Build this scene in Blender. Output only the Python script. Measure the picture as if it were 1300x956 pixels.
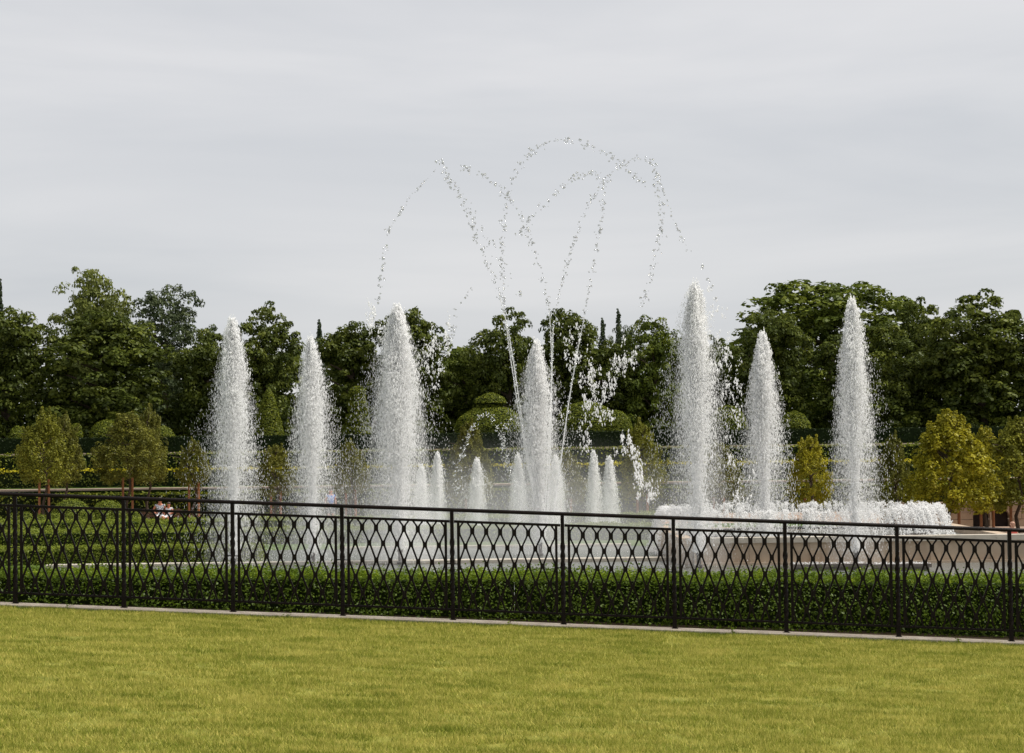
import bpy, math, random
import numpy as np
from mathutils import Matrix, Vector

random.seed(7)
RNG = np.random.default_rng(11)
for o in list(bpy.data.objects):
    bpy.data.objects.remove(o)
scene = bpy.context.scene
COL = scene.collection
R = math.radians

# ------------------------------------------------------------------ camera
F = 2600.0                       # focal length in photo pixels (photo 1300 x 956)
EYE = 3.8                        # eye height above the fountain garden's ground
PITCH = math.atan(87 / F)
ROLL = R(0.7)
fwd = np.array([0, math.cos(PITCH), math.sin(PITCH)])
rt0 = np.array([1.0, 0, 0])
up0 = np.array([0, -math.sin(PITCH), math.cos(PITCH)])
rt = rt0 * math.cos(ROLL) - up0 * math.sin(ROLL)
up = up0 * math.cos(ROLL) + rt0 * math.sin(ROLL)
CAM = np.array([0, 0, EYE])
cam_d = bpy.data.cameras.new('camera')
cam_d.lens = 36.0 * F / 1300.0
cam_d.sensor_width = 36.0
cam_d.clip_start = 0.5
cam_d.clip_end = 6000
cam = bpy.data.objects.new('camera', cam_d)
COL.objects.link(cam)
M = Matrix.Identity(4)
for i in range(3):
    M[i][0] = rt[i]; M[i][1] = up[i]; M[i][2] = -fwd[i]; M[i][3] = CAM[i]
cam.matrix_world = M
scene.camera = cam


def P(px, py, Y):
    """photo pixel + distance along +Y -> world point"""
    d = fwd + (px - 650.0) / F * rt + (478.0 - py) / F * up
    return CAM + d * (Y / d[1])


def X_at(px, Y, py=600):
    return float(P(px, py, Y)[0])


def Z_at(px, py, Y):
    return float(P(px, py, Y)[2])


# ------------------------------------------------------------------ sky and sun
SUN_AZ, SUN_EL = R(92), R(57)     # azimuth from +Y towards +X
w = bpy.data.worlds.new('World')
scene.world = w
w.use_nodes = True
nt = w.node_tree
nt.nodes.clear()
wo = nt.nodes.new('ShaderNodeOutputWorld')
bg = nt.nodes.new('ShaderNodeBackground')
sky = nt.nodes.new('ShaderNodeTexSky')
sky.sky_type = 'NISHITA'
sky.sun_disc = False
sky.sun_elevation = SUN_EL
sky.sun_rotation = SUN_AZ
tc = nt.nodes.new('ShaderNodeTexCoord')
mp = nt.nodes.new('ShaderNodeMapping')
mp.inputs['Scale'].default_value = (2.2, 2.2, 13.0)
mp.inputs['Rotation'].default_value = (0, R(3), 0)
mp.inputs['Location'].default_value = (1.3, 0.2, 0.35)
n1 = nt.nodes.new('ShaderNodeTexNoise')
n1.inputs['Scale'].default_value = 1.15
n1.inputs['Detail'].default_value = 5
n1.inputs['Roughness'].default_value = 0.5
n1.inputs['Distortion'].default_value = 0.4
cr = nt.nodes.new('ShaderNodeValToRGB')
cr.color_ramp.elements[0].position = 0.30
cr.color_ramp.elements[0].color = (3.55, 3.66, 3.84, 1)
cr.color_ramp.elements[1].position = 0.70
cr.color_ramp.elements[1].color = (4.75, 4.7, 4.74, 1)
mx = nt.nodes.new('ShaderNodeMix')
mx.data_type = 'RGBA'
mx.inputs[0].default_value = 0.93
nt.links.new(tc.outputs['Generated'], mp.inputs[0])
nt.links.new(mp.outputs[0], n1.inputs['Vector'])
nt.links.new(n1.outputs['Fac'], cr.inputs[0])
nt.links.new(sky.outputs[0], mx.inputs[6])
nt.links.new(cr.outputs[0], mx.inputs[7])
nt.links.new(mx.outputs[2], bg.inputs[0])
bg.inputs[1].default_value = 0.05
nt.links.new(bg.outputs[0], wo.inputs[0])

sd = bpy.data.lights.new('sun', 'SUN')
sd.energy = 1.5
sd.angle = R(22)
sd.color = (1.0, 0.95, 0.86)
sun = bpy.data.objects.new('sun', sd)
COL.objects.link(sun)
sv = Vector((math.sin(SUN_AZ) * math.cos(SUN_EL), math.cos(SUN_AZ) * math.cos(SUN_EL), math.sin(SUN_EL)))
sun.rotation_euler = sv.to_track_quat('Z', 'Y').to_euler()
sun.location = (20, 40, 60)

scene.view_settings.view_transform = 'Standard'
scene.view_settings.look = 'None'
scene.view_settings.gamma = 1.0
scene.view_settings.use_curve_mapping = False
scene.view_settings.exposure = 1.70
try:
    scene.cycles.max_bounces = 14; scene.cycles.diffuse_bounces = 10; scene.cycles.transmission_bounces = 8
    scene.cycles.transparent_max_bounces = 24; scene.cycles.volume_bounces = 4
except Exception:
    pass


# ------------------------------------------------------------------ helpers
def link(o, parent=None):
    COL.objects.link(o)
    if parent is not None:
        o.parent = parent
    return o


def tag(o, label=None, cat=None, group=None, kind=None):
    if label: o['label'] = label
    if cat: o['category'] = cat
    if group: o['group'] = group
    if kind: o['kind'] = kind
    return o


def empty(name, loc=(0, 0, 0), parent=None):
    o = bpy.data.objects.new(name, None)
    o.empty_display_size = 0.2
    o.location = loc
    return link(o, parent)


def arr_mesh(name, V, Fc, attr=None, smooth=False):
    """V (n,3), Fc (m,k) index array -> mesh"""
    V = np.asarray(V, dtype=np.float32)
    Fc = np.asarray(Fc, dtype=np.int32)
    me = bpy.data.meshes.new(name)
    m, k = Fc.shape
    me.vertices.add(len(V)); me.vertices.foreach_set('co', V.ravel())
    me.loops.add(m * k); me.loops.foreach_set('vertex_index', Fc.ravel())
    me.polygons.add(m)
    me.polygons.foreach_set('loop_start', np.arange(0, m * k, k, dtype=np.int32))
    me.update(calc_edges=True)
    if attr is not None:
        a = me.attributes.new('tint', 'FLOAT', 'POINT')
        a.data.foreach_set('value', np.asarray(attr, dtype=np.float32))
    if smooth:
        me.polygons.foreach_set('use_smooth', np.ones(m, dtype=bool))
    me.update()
    return me


def mobj(name, me, mat, parent=None, loc=None):
    if mat is not None and len(me.materials) == 0:
        me.materials.append(mat)
    o = bpy.data.objects.new(name, me)
    if loc is not None: o.location = loc
    return link(o, parent)


class MB:
    """collects boxes, tubes and lathes into one mesh"""
    def __init__(s): s.v = []; s.f = []

    def add(s, V, Fs):
        b = len(s.v)
        s.v += [tuple(map(float, p)) for p in V]
        s.f += [tuple(i + b for i in f) for f in Fs]
        return s

    def box(s, x0, x1, y0, y1, z0, z1, sl=0.0):
        V = [(x, y, z + sl * x) for x in (x0, x1) for y in (y0, y1) for z in (z0, z1)]
        return s.add(V, [(0, 1, 3, 2), (4, 6, 7, 5), (0, 4, 5, 1), (2, 3, 7, 6), (0, 2, 6, 4), (1, 5, 7, 3)])

    def tube(s, pts, rad, n=8, cap=True):
        pts = [np.array(p, float) for p in pts]
        if not hasattr(rad, '__len__'): rad = [rad] * len(pts)
        V = []; Fs = []
        for i, p in enumerate(pts):
            t = pts[min(i + 1, len(pts) - 1)] - pts[max(i - 1, 0)]
            t = t / (np.linalg.norm(t) + 1e-9)
            a = np.cross(t, [0, 0, 1.0]) if abs(t[2]) < 0.9 else np.cross(t, [0, 1.0, 0])
            a /= np.linalg.norm(a); b = np.cross(t, a)
            for k in range(n):
                th = 2 * math.pi * k / n
                V.append(p + rad[i] * (math.cos(th) * a + math.sin(th) * b))
        for i in range(len(pts) - 1):
            for k in range(n):
                k2 = (k + 1) % n
                Fs.append((i * n + k, i * n + k2, (i + 1) * n + k2, (i + 1) * n + k))
        if cap:
            Fs.append(tuple(range(n)))
            Fs.append(tuple((len(pts) - 1) * n + k for k in reversed(range(n))))
        return s.add(V, Fs)

    def lathe(s, prof, n=24, c=(0, 0, 0)):
        V = []; Fs = []
        for r_, z in prof:
            for k in range(n):
                th = 2 * math.pi * k / n
                V.append((c[0] + r_ * math.cos(th), c[1] + r_ * math.sin(th), c[2] + z))
        for i in range(len(prof) - 1):
            for k in range(n):
                k2 = (k + 1) % n
                Fs.append((i * n + k, i * n + k2, (i + 1) * n + k2, (i + 1) * n + k))
        Fs.append(tuple(reversed(range(n))))
        Fs.append(tuple((len(prof) - 1) * n + k for k in range(n)))
        return s.add(V, Fs)

    def mesh(s, name, smooth=False):
        me = bpy.data.meshes.new(name)
        me.from_pydata(s.v, [], s.f)
        if smooth:
            me.polygons.foreach_set('use_smooth', np.ones(len(me.polygons), dtype=bool))
        me.update()
        return me

    def build(s, name, mat, parent=None, loc=None, smooth=False):
        return mobj(name, s.mesh(name, smooth), mat, parent, loc)


# ------------------------------------------------------------------ materials
def new_mat(name):
    m = bpy.data.materials.new(name)
    m.use_nodes = True
    m.node_tree.nodes.clear()
    out = m.node_tree.nodes.new('ShaderNodeOutputMaterial')
    return m, m.node_tree, out


def noise(nt, scale, detail=4, vec='Object', stretch=None, rough=0.55):
    tcn = nt.nodes.new('ShaderNodeTexCoord')
    n = nt.nodes.new('ShaderNodeTexNoise')
    n.inputs['Scale'].default_value = scale
    n.inputs['Detail'].default_value = detail
    n.inputs['Roughness'].default_value = rough
    if vec == 'World':
        g = nt.nodes.new('ShaderNodeNewGeometry'); src = g.outputs['Position']
    else:
        src = tcn.outputs[vec]
    if stretch:
        mpn = nt.nodes.new('ShaderNodeMapping')
        mpn.inputs['Scale'].default_value = stretch
        nt.links.new(src, mpn.inputs[0]); src = mpn.outputs[0]
    nt.links.new(src, n.inputs['Vector'])
    return n


def ramp(nt, fac, stops):
    c = nt.nodes.new('ShaderNodeValToRGB')
    e = c.color_ramp.elements
    while len(e) < len(stops): e.new(0.5)
    for el, (p, col) in zip(e, stops):
        el.position = p; el.color = (*col, 1)
    nt.links.new(fac, c.inputs[0])
    return c


def solid(name, c1, c2=None, scale=6, rough=0.6, bump=0.0, bscale=40, spec=0.5, metal=0.0, vec='Object', stretch=None, lo=0.35, hi=0.65):
    m, nt, out = new_mat(name)
    b = nt.nodes.new('ShaderNodeBsdfPrincipled')
    b.inputs['Roughness'].default_value = rough
    b.inputs['Specular IOR Level'].default_value = spec
    b.inputs['Metallic'].default_value = metal
    n = noise(nt, scale, 5, vec, stretch)
    c2 = c2 or tuple(x * 0.8 for x in c1)
    c = ramp(nt, n.outputs['Fac'], [(lo, c1), (hi, c2)])
    nt.links.new(c.outputs[0], b.inputs['Base Color'])
    if bump:
        nb = noise(nt, bscale, 4, vec)
        bn = nt.nodes.new('ShaderNodeBump')
        bn.inputs['Strength'].default_value = bump
        bn.inputs['Distance'].default_value = 0.02
        nt.links.new(nb.outputs['Fac'], bn.inputs['Height'])
        nt.links.new(bn.outputs[0], b.inputs['Normal'])
    nt.links.new(b.outputs[0], out.inputs[0])
    return m


def leaf_mat(name, dark, mid, light, trans=0.3, gloss=0.015):
    """leaf colour from the per-leaf tint attribute"""
    m, nt, out = new_mat(name)
    at = nt.nodes.new('ShaderNodeAttribute'); at.attribute_name = 'tint'
    c = ramp(nt, at.outputs['Fac'], [(0.0, dark), (0.5, mid), (1.0, light)])
    d = nt.nodes.new('ShaderNodeBsdfDiffuse')
    t = nt.nodes.new('ShaderNodeBsdfTranslucent')
    g = nt.nodes.new('ShaderNodeBsdfGlossy'); g.inputs['Roughness'].default_value = 0.45
    g.inputs['Color'].default_value = (0.8, 0.85, 0.75, 1)
    mm = nt.nodes.new('ShaderNodeMixShader'); mm.inputs[0].default_value = trans
    m2 = nt.nodes.new('ShaderNodeMixShader'); m2.inputs[0].default_value = gloss
    nt.links.new(c.outputs[0], d.inputs[0]); nt.links.new(c.outputs[0], t.inputs[0])
    nt.links.new(d.outputs[0], mm.inputs[1]); nt.links.new(t.outputs[0], mm.inputs[2])
    nt.links.new(mm.outputs[0], m2.inputs[1]); nt.links.new(g.outputs[0], m2.inputs[2])
    nt.links.new(m2.outputs[0], out.inputs[0])
    return m


M_lawn = solid('lawn_soil', (0.16, 0.17, 0.03), (0.24, 0.23, 0.045), 1.2, 0.9, 0.6, 60, 0.1, stretch=(0.5, 3, 1))
M_ground = solid('garden_grass', (0.06, 0.10, 0.02), (0.09, 0.13, 0.03), 0.4, 0.9, 0.4, 30, 0.1)
M_soil = solid('bed_soil', (0.05, 0.035, 0.02), (0.03, 0.022, 0.014), 8, 0.95, 0.5, 30, 0.1)
M_kerb = solid('kerb_stone', (0.46, 0.40, 0.33), (0.33, 0.28, 0.23), 5, 0.8, 0.3, 60, 0.3)
M_iron = solid('painted_iron', (0.007, 0.0045, 0.004), (0.011, 0.007, 0.006), 14, 0.42, 0.15, 90, 0.12)
M_stone = solid('tan_stone', (0.47, 0.37, 0.27), (0.38, 0.29, 0.21), 2.0, 0.85, 0.3, 25, 0.3)
M_coping = solid('pale_stone', (0.50, 0.45, 0.38), (0.40, 0.36, 0.30), 2.5, 0.75, 0.2, 25, 0.3)
M_wetstone = solid('wet_stone', (0.16, 0.135, 0.115), (0.09, 0.075, 0.065), 4, 0.25, 0.2, 25, 0.5)
M_path = solid('gravel_path', (0.34, 0.25, 0.19), (0.27, 0.19, 0.145), 3, 0.95, 0.3, 60, 0.1)
M_pink = solid('terrace_coping', (0.42, 0.32, 0.26), (0.34, 0.26, 0.21), 1.5, 0.9, 0.2, 25, 0.2)
M_brown = solid('brown_wall', (0.40, 0.29, 0.20), (0.30, 0.21, 0.14), 1.2, 0.9, 0.4, 12, 0.2)
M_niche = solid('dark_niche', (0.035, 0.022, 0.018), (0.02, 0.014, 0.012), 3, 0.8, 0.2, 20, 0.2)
M_bark = solid('bark', (0.10, 0.075, 0.055), (0.06, 0.045, 0.034), 6, 0.95, 0.6, 18, 0.1, stretch=(3, 3, 0.6))
M_stake = solid('stake_wood', (0.30, 0.13, 0.06), (0.22, 0.09, 0.04), 5, 0.8, 0.3, 20, 0.2, stretch=(3, 3, 0.5))
M_pipe = solid('nozzle_metal', (0.07, 0.055, 0.05), (0.04, 0.035, 0.03), 10, 0.4, 0.1, 20, 0.5)
M_bench = solid('bench_wood', (0.16, 0.085, 0.05), (0.11, 0.06, 0.035), 5, 0.75, 0.2, 20, 0.2)

L_box = leaf_mat('box_leaves', (0.045, 0.075, 0.008), (0.125, 0.19, 0.012), (0.34, 0.42, 0.03), 0.34, 0.015)
L_parterre = leaf_mat('parterre_leaves', (0.09, 0.12, 0.014), (0.15, 0.185, 0.022), (0.24, 0.27, 0.035), 0.25, 0.015)
L_maple = leaf_mat('maple_leaves', (0.036, 0.05, 0.009), (0.075, 0.095, 0.014), (0.17, 0.19, 0.028), 0.28, 0.015)
L_maple_b = leaf_mat('bright_maple_leaves', (0.05, 0.07, 0.01), (0.1, 0.13, 0.016), (0.2, 0.225, 0.03), 0.28, 0.015)
L_pale = leaf_mat('pale_leaves', (0.08, 0.095, 0.022), (0.14, 0.16, 0.035), (0.24, 0.26, 0.06), 0.3, 0.015)
L_blue = leaf_mat('bluish_leaves', (0.04, 0.055, 0.024), (0.068, 0.088, 0.038), (0.13, 0.15, 0.06), 0.25, 0.015)
L_conifer = leaf_mat('conifer_needles', (0.028, 0.042, 0.02), (0.05, 0.07, 0.033), (0.085, 0.11, 0.055), 0.15, 0.015)
L_olive = leaf_mat('olive_leaves', (0.07, 0.072, 0.012), (0.145, 0.145, 0.022), (0.27, 0.26, 0.045), 0.3, 0.015)
L_gold = leaf_mat('golden_leaves', (0.13, 0.125, 0.01), (0.28, 0.255, 0.016), (0.48, 0.42, 0.03), 0.32, 0.015)
L_yew = leaf_mat('yew_leaves', (0.008, 0.014, 0.004), (0.015, 0.024, 0.006), (0.03, 0.045, 0.009), 0.15, 0.015)
L_top = leaf_mat('topiary_leaves', (0.055, 0.07, 0.01), (0.11, 0.135, 0.014), (0.25, 0.26, 0.022), 0.22, 0.015)
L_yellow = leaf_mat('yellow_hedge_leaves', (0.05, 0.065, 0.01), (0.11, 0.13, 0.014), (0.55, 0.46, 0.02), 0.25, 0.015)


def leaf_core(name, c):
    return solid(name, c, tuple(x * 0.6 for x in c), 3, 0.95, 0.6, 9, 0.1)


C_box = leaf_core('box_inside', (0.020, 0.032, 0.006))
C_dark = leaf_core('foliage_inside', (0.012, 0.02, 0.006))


def water_white(name, transl=0.5, clear=0.34, col=(0.985, 0.985, 0.985)):
    m, nt, out = new_mat(name)
    d = nt.nodes.new('ShaderNodeBsdfDiffuse'); d.inputs[0].default_value = (*col, 1)
    t = nt.nodes.new('ShaderNodeBsdfTranslucent'); t.inputs[0].default_value = (*col, 1)
    g = nt.nodes.new('ShaderNodeBsdfTransparent')
    mm = nt.nodes.new('ShaderNodeMixShader'); mm.inputs[0].default_value = transl
    m2 = nt.nodes.new('ShaderNodeMixShader'); m2.inputs[0].default_value = clear
    nt.links.new(d.outputs[0], mm.inputs[1]); nt.links.new(t.outputs[0], mm.inputs[2])
    nt.links.new(mm.outputs[0], m2.inputs[1]); nt.links.new(g.outputs[0], m2.inputs[2])
    nt.links.new(m2.outputs[0], out.inputs[0])
    return m


M_foam = water_white('foaming_water')


def water_clear(name):
    m, nt, out = new_mat(name)
    g = nt.nodes.new('ShaderNodeBsdfGlass'); g.inputs['IOR'].default_value = 1.33
    g.inputs['Roughness'].default_value = 0.03
    d = nt.nodes.new('ShaderNodeBsdfDiffuse'); d.inputs[0].default_value = (0.85, 0.87, 0.9, 1)
    mm = nt.nodes.new('ShaderNodeMixShader'); mm.inputs[0].default_value = 0.22
    nt.links.new(g.outputs[0], mm.inputs[1]); nt.links.new(d.outputs[0], mm.inputs[2])
    nt.links.new(mm.outputs[0], out.inputs[0])
    return m


M_clear = water_clear('clear_water')


def mist_mat(name, dens):
    m, nt, out = new_mat(name)
    v = nt.nodes.new('ShaderNodeVolumePrincipled')
    v.inputs['Color'].default_value = (0.97, 0.97, 0.98, 1)
    v.inputs['Density'].default_value = dens
    v.inputs['Anisotropy'].default_value = 0.2
    nt.links.new(v.outputs[0], out.inputs['Volume'])
    return m


def pool_mat():
    m, nt, out = new_mat('pool_water')
    b = nt.nodes.new('ShaderNodeBsdfPrincipled')
    b.inputs['Base Color'].default_value = (0.16, 0.17, 0.16, 1)
    b.inputs['Roughness'].default_value = 0.12
    b.inputs['IOR'].default_value = 1.33
    nb = noise(nt, 5.0, 5, 'Object')
    bn = nt.nodes.new('ShaderNodeBump'); bn.inputs['Strength'].default_value = 0.6; bn.inputs['Distance'].default_value = 0.08
    nt.links.new(nb.outputs['Fac'], bn.inputs['Height']); nt.links.new(bn.outputs[0], b.inputs['Normal'])
    nt.links.new(b.outputs[0], out.inputs[0])
    return m


M_pool = pool_mat()


# ------------------------------------------------------------------ leaf clouds
def unit(v):
    return v / (np.linalg.norm(v, axis=1, keepdims=True) + 1e-9)


def leaf_quads(C, N, S, aspect=0.6, rng=RNG):
    n = len(C)
    N = unit(N)
    t = unit(np.cross(N, rng.normal(size=(n, 3))))
    b = np.cross(N, t)
    S = np.asarray(S)[:, None]
    V = np.empty((n, 4, 3))
    V[:, 0] = C - t * S
    V[:, 1] = C + b * S * aspect
    V[:, 2] = C + t * S
    V[:, 3] = C - b * S * aspect
    Fc = np.arange(n * 4).reshape(n, 4)
    return V.reshape(-1, 3), Fc


def clump_cloud(cl, cr, per, leaf, rng, flat=0.7, droop=0.5):
    """cl (n,3) clump centres, cr (n,) radii -> leaf mesh arrays with tint"""
    n = len(cl)
    d = unit(rng.normal(size=(n * per, 3)))
    d[:, 2] = np.where(d[:, 2] < -0.35, -d[:, 2], d[:, 2])
    rad = np.repeat(cr, per)[:, None] * rng.uniform(0.72, 1.05, size=(n * per, 1))
    C = np.repeat(cl, per, axis=0) + d * rad * np.array([1, 1, flat])
    N = d + np.array([0, 0, droop]) + rng.normal(scale=0.45, size=d.shape)
    S = leaf * rng.uniform(0.65, 1.25, size=n * per)
    V, Fc = leaf_quads(C, N, S, 0.62, rng)
    ct = np.repeat(rng.uniform(0.15, 0.75, size=n), per)
    tint = np.clip(ct + rng.normal(scale=0.14, size=n * per), 0, 1)
    return V, Fc, np.repeat(tint, 4)


def ellipsoid_pts(n, rx, ry, rz, rng, inner=0.0):
    d = unit(rng.normal(size=(n, 3)))
    r_ = rng.uniform(inner ** 3, 1, size=(n, 1)) ** (1 / 3)
    return d * r_ * np.array([rx, ry, rz])


def broadleaf_crown(seed, clumps=230, per=95, leaf=0.20, cr=0.85, lobes=9, dome=False, top=False):
    """unit crown: base z=0, height 10, half width about 5"""
    rng = np.random.default_rng(seed)
    L = []
    for i in range(lobes):
        a = rng.uniform(0, 2 * math.pi)
        z = rng.uniform(2.2, 8.2)
        rr = rng.uniform(1.2, 2.6) * math.sin(math.pi * (0.12 + 0.80 * z / 10)) ** 0.6
        L.append((rr * math.cos(a), rr * math.sin(a), z, rng.uniform(1.8, 2.7), rng.uniform(1.4, 2.1)))
    L.append((0, 0, 5.0, 3.2, 4.2)); L.append((0, 0, 8.1, 1.9, 1.7)); L.append((0, 0, 2.2, 4.2, 2.0)); L.append((0, 0, 1.0, 3.6, 0.9))
    L.append((0, 0, 3.6, 2.4, 2.6))
    if top: L += [(0.9, 0, 8.0, 2.6, 1.9), (-0.8, 0.4, 7.6, 2.6, 1.9), (0, -0.6, 6.4, 3.3, 2.2)]
    if dome: L = L[:6] + [(0, 0, 5.0, 4.3, 5.0), (0, 0, 4.2, 4.7, 3.6), (0, 0, 2.5, 4.4, 2.4), (1.8, 0, 6.8, 2.4, 2.2), (-1.8, 0.5, 6.8, 2.4, 2.2)]
    L = np.array(L)
    wts = L[:, 3] ** 2; wts /= wts.sum()
    idx = rng.choice(len(L), size=clumps, p=wts)
    d = unit(rng.normal(size=(clumps, 3)))
    r_ = rng.uniform(0.75, 1.0, size=(clumps, 1))
    c = L[idx, :3] + d * r_ * np.stack([L[idx, 3], L[idx, 3], L[idx, 4]], 1)
    c[:, 2] = np.clip(c[:, 2], 0.4, 10)
    crr = cr * rng.uniform(0.6, 1.25, size=clumps)
    return clump_cloud(c, crr, per, leaf, rng)


def conifer_crown(seed):
    rng = np.random.default_rng(seed)
    C = []; Rr = []
    for k in range(30):
        z = 0.5 + k * 0.32
        rad = 2.3 * (1 - z / 10.3) ** 0.9 * (0.75 + 0.5 * ((k * 7) % 5) / 5) + 0.05
        nb = int(4 + rad * 3)
        for j in range(nb):
            a = 2 * math.pi * (j + rng.uniform(0, 1)) / nb
            ln = rad * rng.uniform(0.6, 1.15)
            for q in np.linspace(0.15, 1.0, 5):
                C.append((ln * q * math.cos(a), ln * q * math.sin(a), z + 0.12 * ln * q + rng.normal() * 0.22)); Rr.append(0.19 * (1.3 - 0.8 * q))
    C.append((0, 0, 10.1)); Rr.append(0.08)
    return clump_cloud(np.array(C), np.array(Rr), 12, 0.10, rng, 0.6, 0.2)


def trunk_mesh(name, h, r0, seed, limbs=7, spread=2.4, lz=(0.35, 0.9)):
    rng = np.random.default_rng(seed)
    mb = MB()
    pts = [(rng.normal() * 0.06 * i, rng.normal() * 0.06 * i, h * i / 6) for i in range(7)]
    mb.tube(pts, [r0 * (1 - 0.13 * i) for i in range(7)], 8)
    for k in range(limbs):
        z = h * rng.uniform(*lz); a = rng.uniform(0, 2 * math.pi); ln = spread * rng.uniform(0.6, 1.1)
        q = [(0, 0, z)]
        for j in range(1, 4):
            q.append((ln * j / 3 * math.cos(a), ln * j / 3 * math.sin(a), z + ln * 0.45 * (j / 3) ** 0.8 + rng.normal() * 0.05))
        mb.tube(q, [r0 * 0.42, r0 * 0.3, r0 * 0.2, r0 * 0.1], 6)
    return mb.mesh(name, True)


def surf_leaves(fn, n, leaf, rng, jit=0.05, updark=None):
    """fn(n) -> points, normals"""
    C, N = fn(n)
    C = C + unit(N) * rng.normal(scale=jit, size=(n, 1))
    NN = unit(N) + rng.normal(scale=0.55, size=N.shape) + np.array([0, 0, 0.25])
    S = leaf * rng.uniform(0.6, 1.3, size=n)
    V, Fc = leaf_quads(C, NN, S, 0.6, rng)
    t = np.clip(rng.normal(0.5, 0.22, size=n), 0, 1)
    return V, Fc, np.repeat(t, 4)


def box_surface(x0, x1, y0, y1, z0, z1, rng, zoff=None, wob=0.0, bulge=0.0):
    """random points on the five visible faces of a box (no bottom)"""
    def fn(n):
        ax, ay, az = x1 - x0, y1 - y0, z1 - z0
        A = np.array([ax * az, ax * az * 0.6, ay * az, ay * az, ax * ay]); A = A / A.sum()
        k = rng.choice(5, size=n, p=A)
        C = np.stack([rng.uniform(x0, x1, n), rng.uniform(y0, y1, n), rng.uniform(z0, z1, n)], 1)
        N = np.zeros((n, 3))
        C[k == 0, 1] = y0; N[k == 0, 1] = -1
        C[k == 1, 1] = y1; N[k == 1, 1] = 1
        C[k == 2, 0] = x0; N[k == 2, 0] = -1
        C[k == 3, 0] = x1; N[k == 3, 0] = 1
        C[k == 4, 2] = z1; N[k == 4, 2] = 1
        if bulge:
            f = k == 0
            d_ = (z1 - C[f, 2]) / (z1 - z0)                # 0 at the top, 1 at the bottom
            lump = 0.035 * (np.sin(C[f, 0] * 4.3 + 2 * np.sin(C[f, 0] * 1.3)) + np.sin(C[f, 0] * 9.1 + C[f, 2] * 8))
            C[f, 1] += bulge * np.clip(1 - d_ / 0.38, 0, 1) ** 2 + bulge * 0.8 * np.clip((d_ - 0.45) / 0.55, 0, 1) + lump
            N[f, 2] = np.where(d_ < 0.38, 1.4 * (1 - d_ / 0.38), -0.25)
        if wob:
            C[:, 2] += np.where(C[:, 2] > z0 + 0.3 * az, 1, 0) * wob * (np.sin(C[:, 0] * 2.1 + 1) + np.sin(C[:, 0] * 5.3) * 0.6 + np.sin(C[:, 0] * 11.7 + 2) * 0.4)
        if zoff is not None: C[:, 2] += zoff(C[:, 0])
        return C, N
    return fn


def hedge(name, label, x0, x1, y0, y1, z0, z1, n, leaf, mat, core, jit=0.05, wob=0.0, group=None, zoff=None, seed=3, cat='hedge', tips=0.0, bulge=0.0):
    rng = np.random.default_rng(seed)
    e = empty(name, ((x0 + x1) / 2, (y0 + y1) / 2, z0))
    tag(e, label, cat, group)
    off = np.array([(x0 + x1) / 2, (y0 + y1) / 2, z0])
    V, Fc, t = surf_leaves(box_surface(x0, x1, y0, y1, z0, z1, rng, zoff, wob, bulge), n, leaf, rng, jit)
    if bulge: t = t * 0.5                                  # mature leaves, tint darkened to stand in for shade; young shoots are separate
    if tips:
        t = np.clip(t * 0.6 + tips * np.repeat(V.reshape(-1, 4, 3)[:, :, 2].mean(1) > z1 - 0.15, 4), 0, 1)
    f = mobj('foliage', arr_mesh('hedge_foliage', V - off, Fc, t), mat, e)
    f['kind'] = 'stuff'
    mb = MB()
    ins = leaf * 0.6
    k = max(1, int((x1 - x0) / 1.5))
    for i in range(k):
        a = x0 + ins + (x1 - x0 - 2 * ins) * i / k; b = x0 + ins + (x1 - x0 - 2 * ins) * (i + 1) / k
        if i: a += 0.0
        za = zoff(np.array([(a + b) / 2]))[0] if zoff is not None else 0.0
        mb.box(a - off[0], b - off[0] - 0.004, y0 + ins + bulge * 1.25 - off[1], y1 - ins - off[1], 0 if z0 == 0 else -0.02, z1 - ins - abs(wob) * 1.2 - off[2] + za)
    mb.build('dark_core', core, e)  # solid inner block, coloured dark to stand in for shade between the leaves
    return e


# ================================================================== THE SETTING
# ground of the garden with the planted terraces behind, one sheet to the horizon
prof = [(-300, 0), (23.6, 0), (112.2, 0), (112.3, 1.58), (116.2, 1.6), (118.0, 2.35), (120.6, 2.4), (122.0, 3.25), (400, 3.3), (3500, 3.3)]
xs = [-3000, -400, -120, -60, -30, 0, 30, 60, 120, 400, 3000]
V = [(x, y, z) for y, z in prof for x in xs]
nx = len(xs)
Fq = [(j * nx + i, j * nx + i + 1, (j + 1) * nx + i + 1, (j + 1) * nx + i) for j in range(len(prof) - 1) for i in range(nx - 1)]
tag(mobj('ground', arr_mesh('ground', V, Fq), M_ground), kind='structure')

# fence line: base of the first and last post seen in the photo
A0 = P(19.5, 766, 20.38)
A1 = P(1284, 814, 19.98)
fdir = A1 - A0
SP = math.hypot(fdir[0], fdir[1]) / 9.0           # post spacing
SLOPE = fdir[2] / math.hypot(fdir[0], fdir[1])
YAW = math.atan2(fdir[1], fdir[0])


def lawn_z(x):
    return A0[2] + (np.asarray(x) - A0[0]) * SLOPE - 0.045


# terrace lawn: sloping sheet with a body reaching down to the garden
def lawn_edge_y(x):
    return A0[1] + (x - A0[0]) * math.tan(YAW)


mb = MB()
nseg = 24
V = []; Fs = []
for i in range(nseg + 1):
    x = -42 + 84 * i / nseg
    zt = float(lawn_z(x))
    ye = lawn_edge_y(x)
    V += [(x, -12, -0.05), (x, -12, zt), (x, ye - 0.10, zt), (x, ye + 2.9, zt - 0.03), (x, ye + 3.0, -0.05)]
for i in range(nseg):
    for k in range(4):
        a = i * 5 + k; b = (i + 1) * 5 + k
        Fs.append((a, b, b + 1, a + 1))
lawn = mobj('lawn', arr_mesh('lawn', V, Fs), M_lawn)
tag(lawn, kind='structure')

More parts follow.
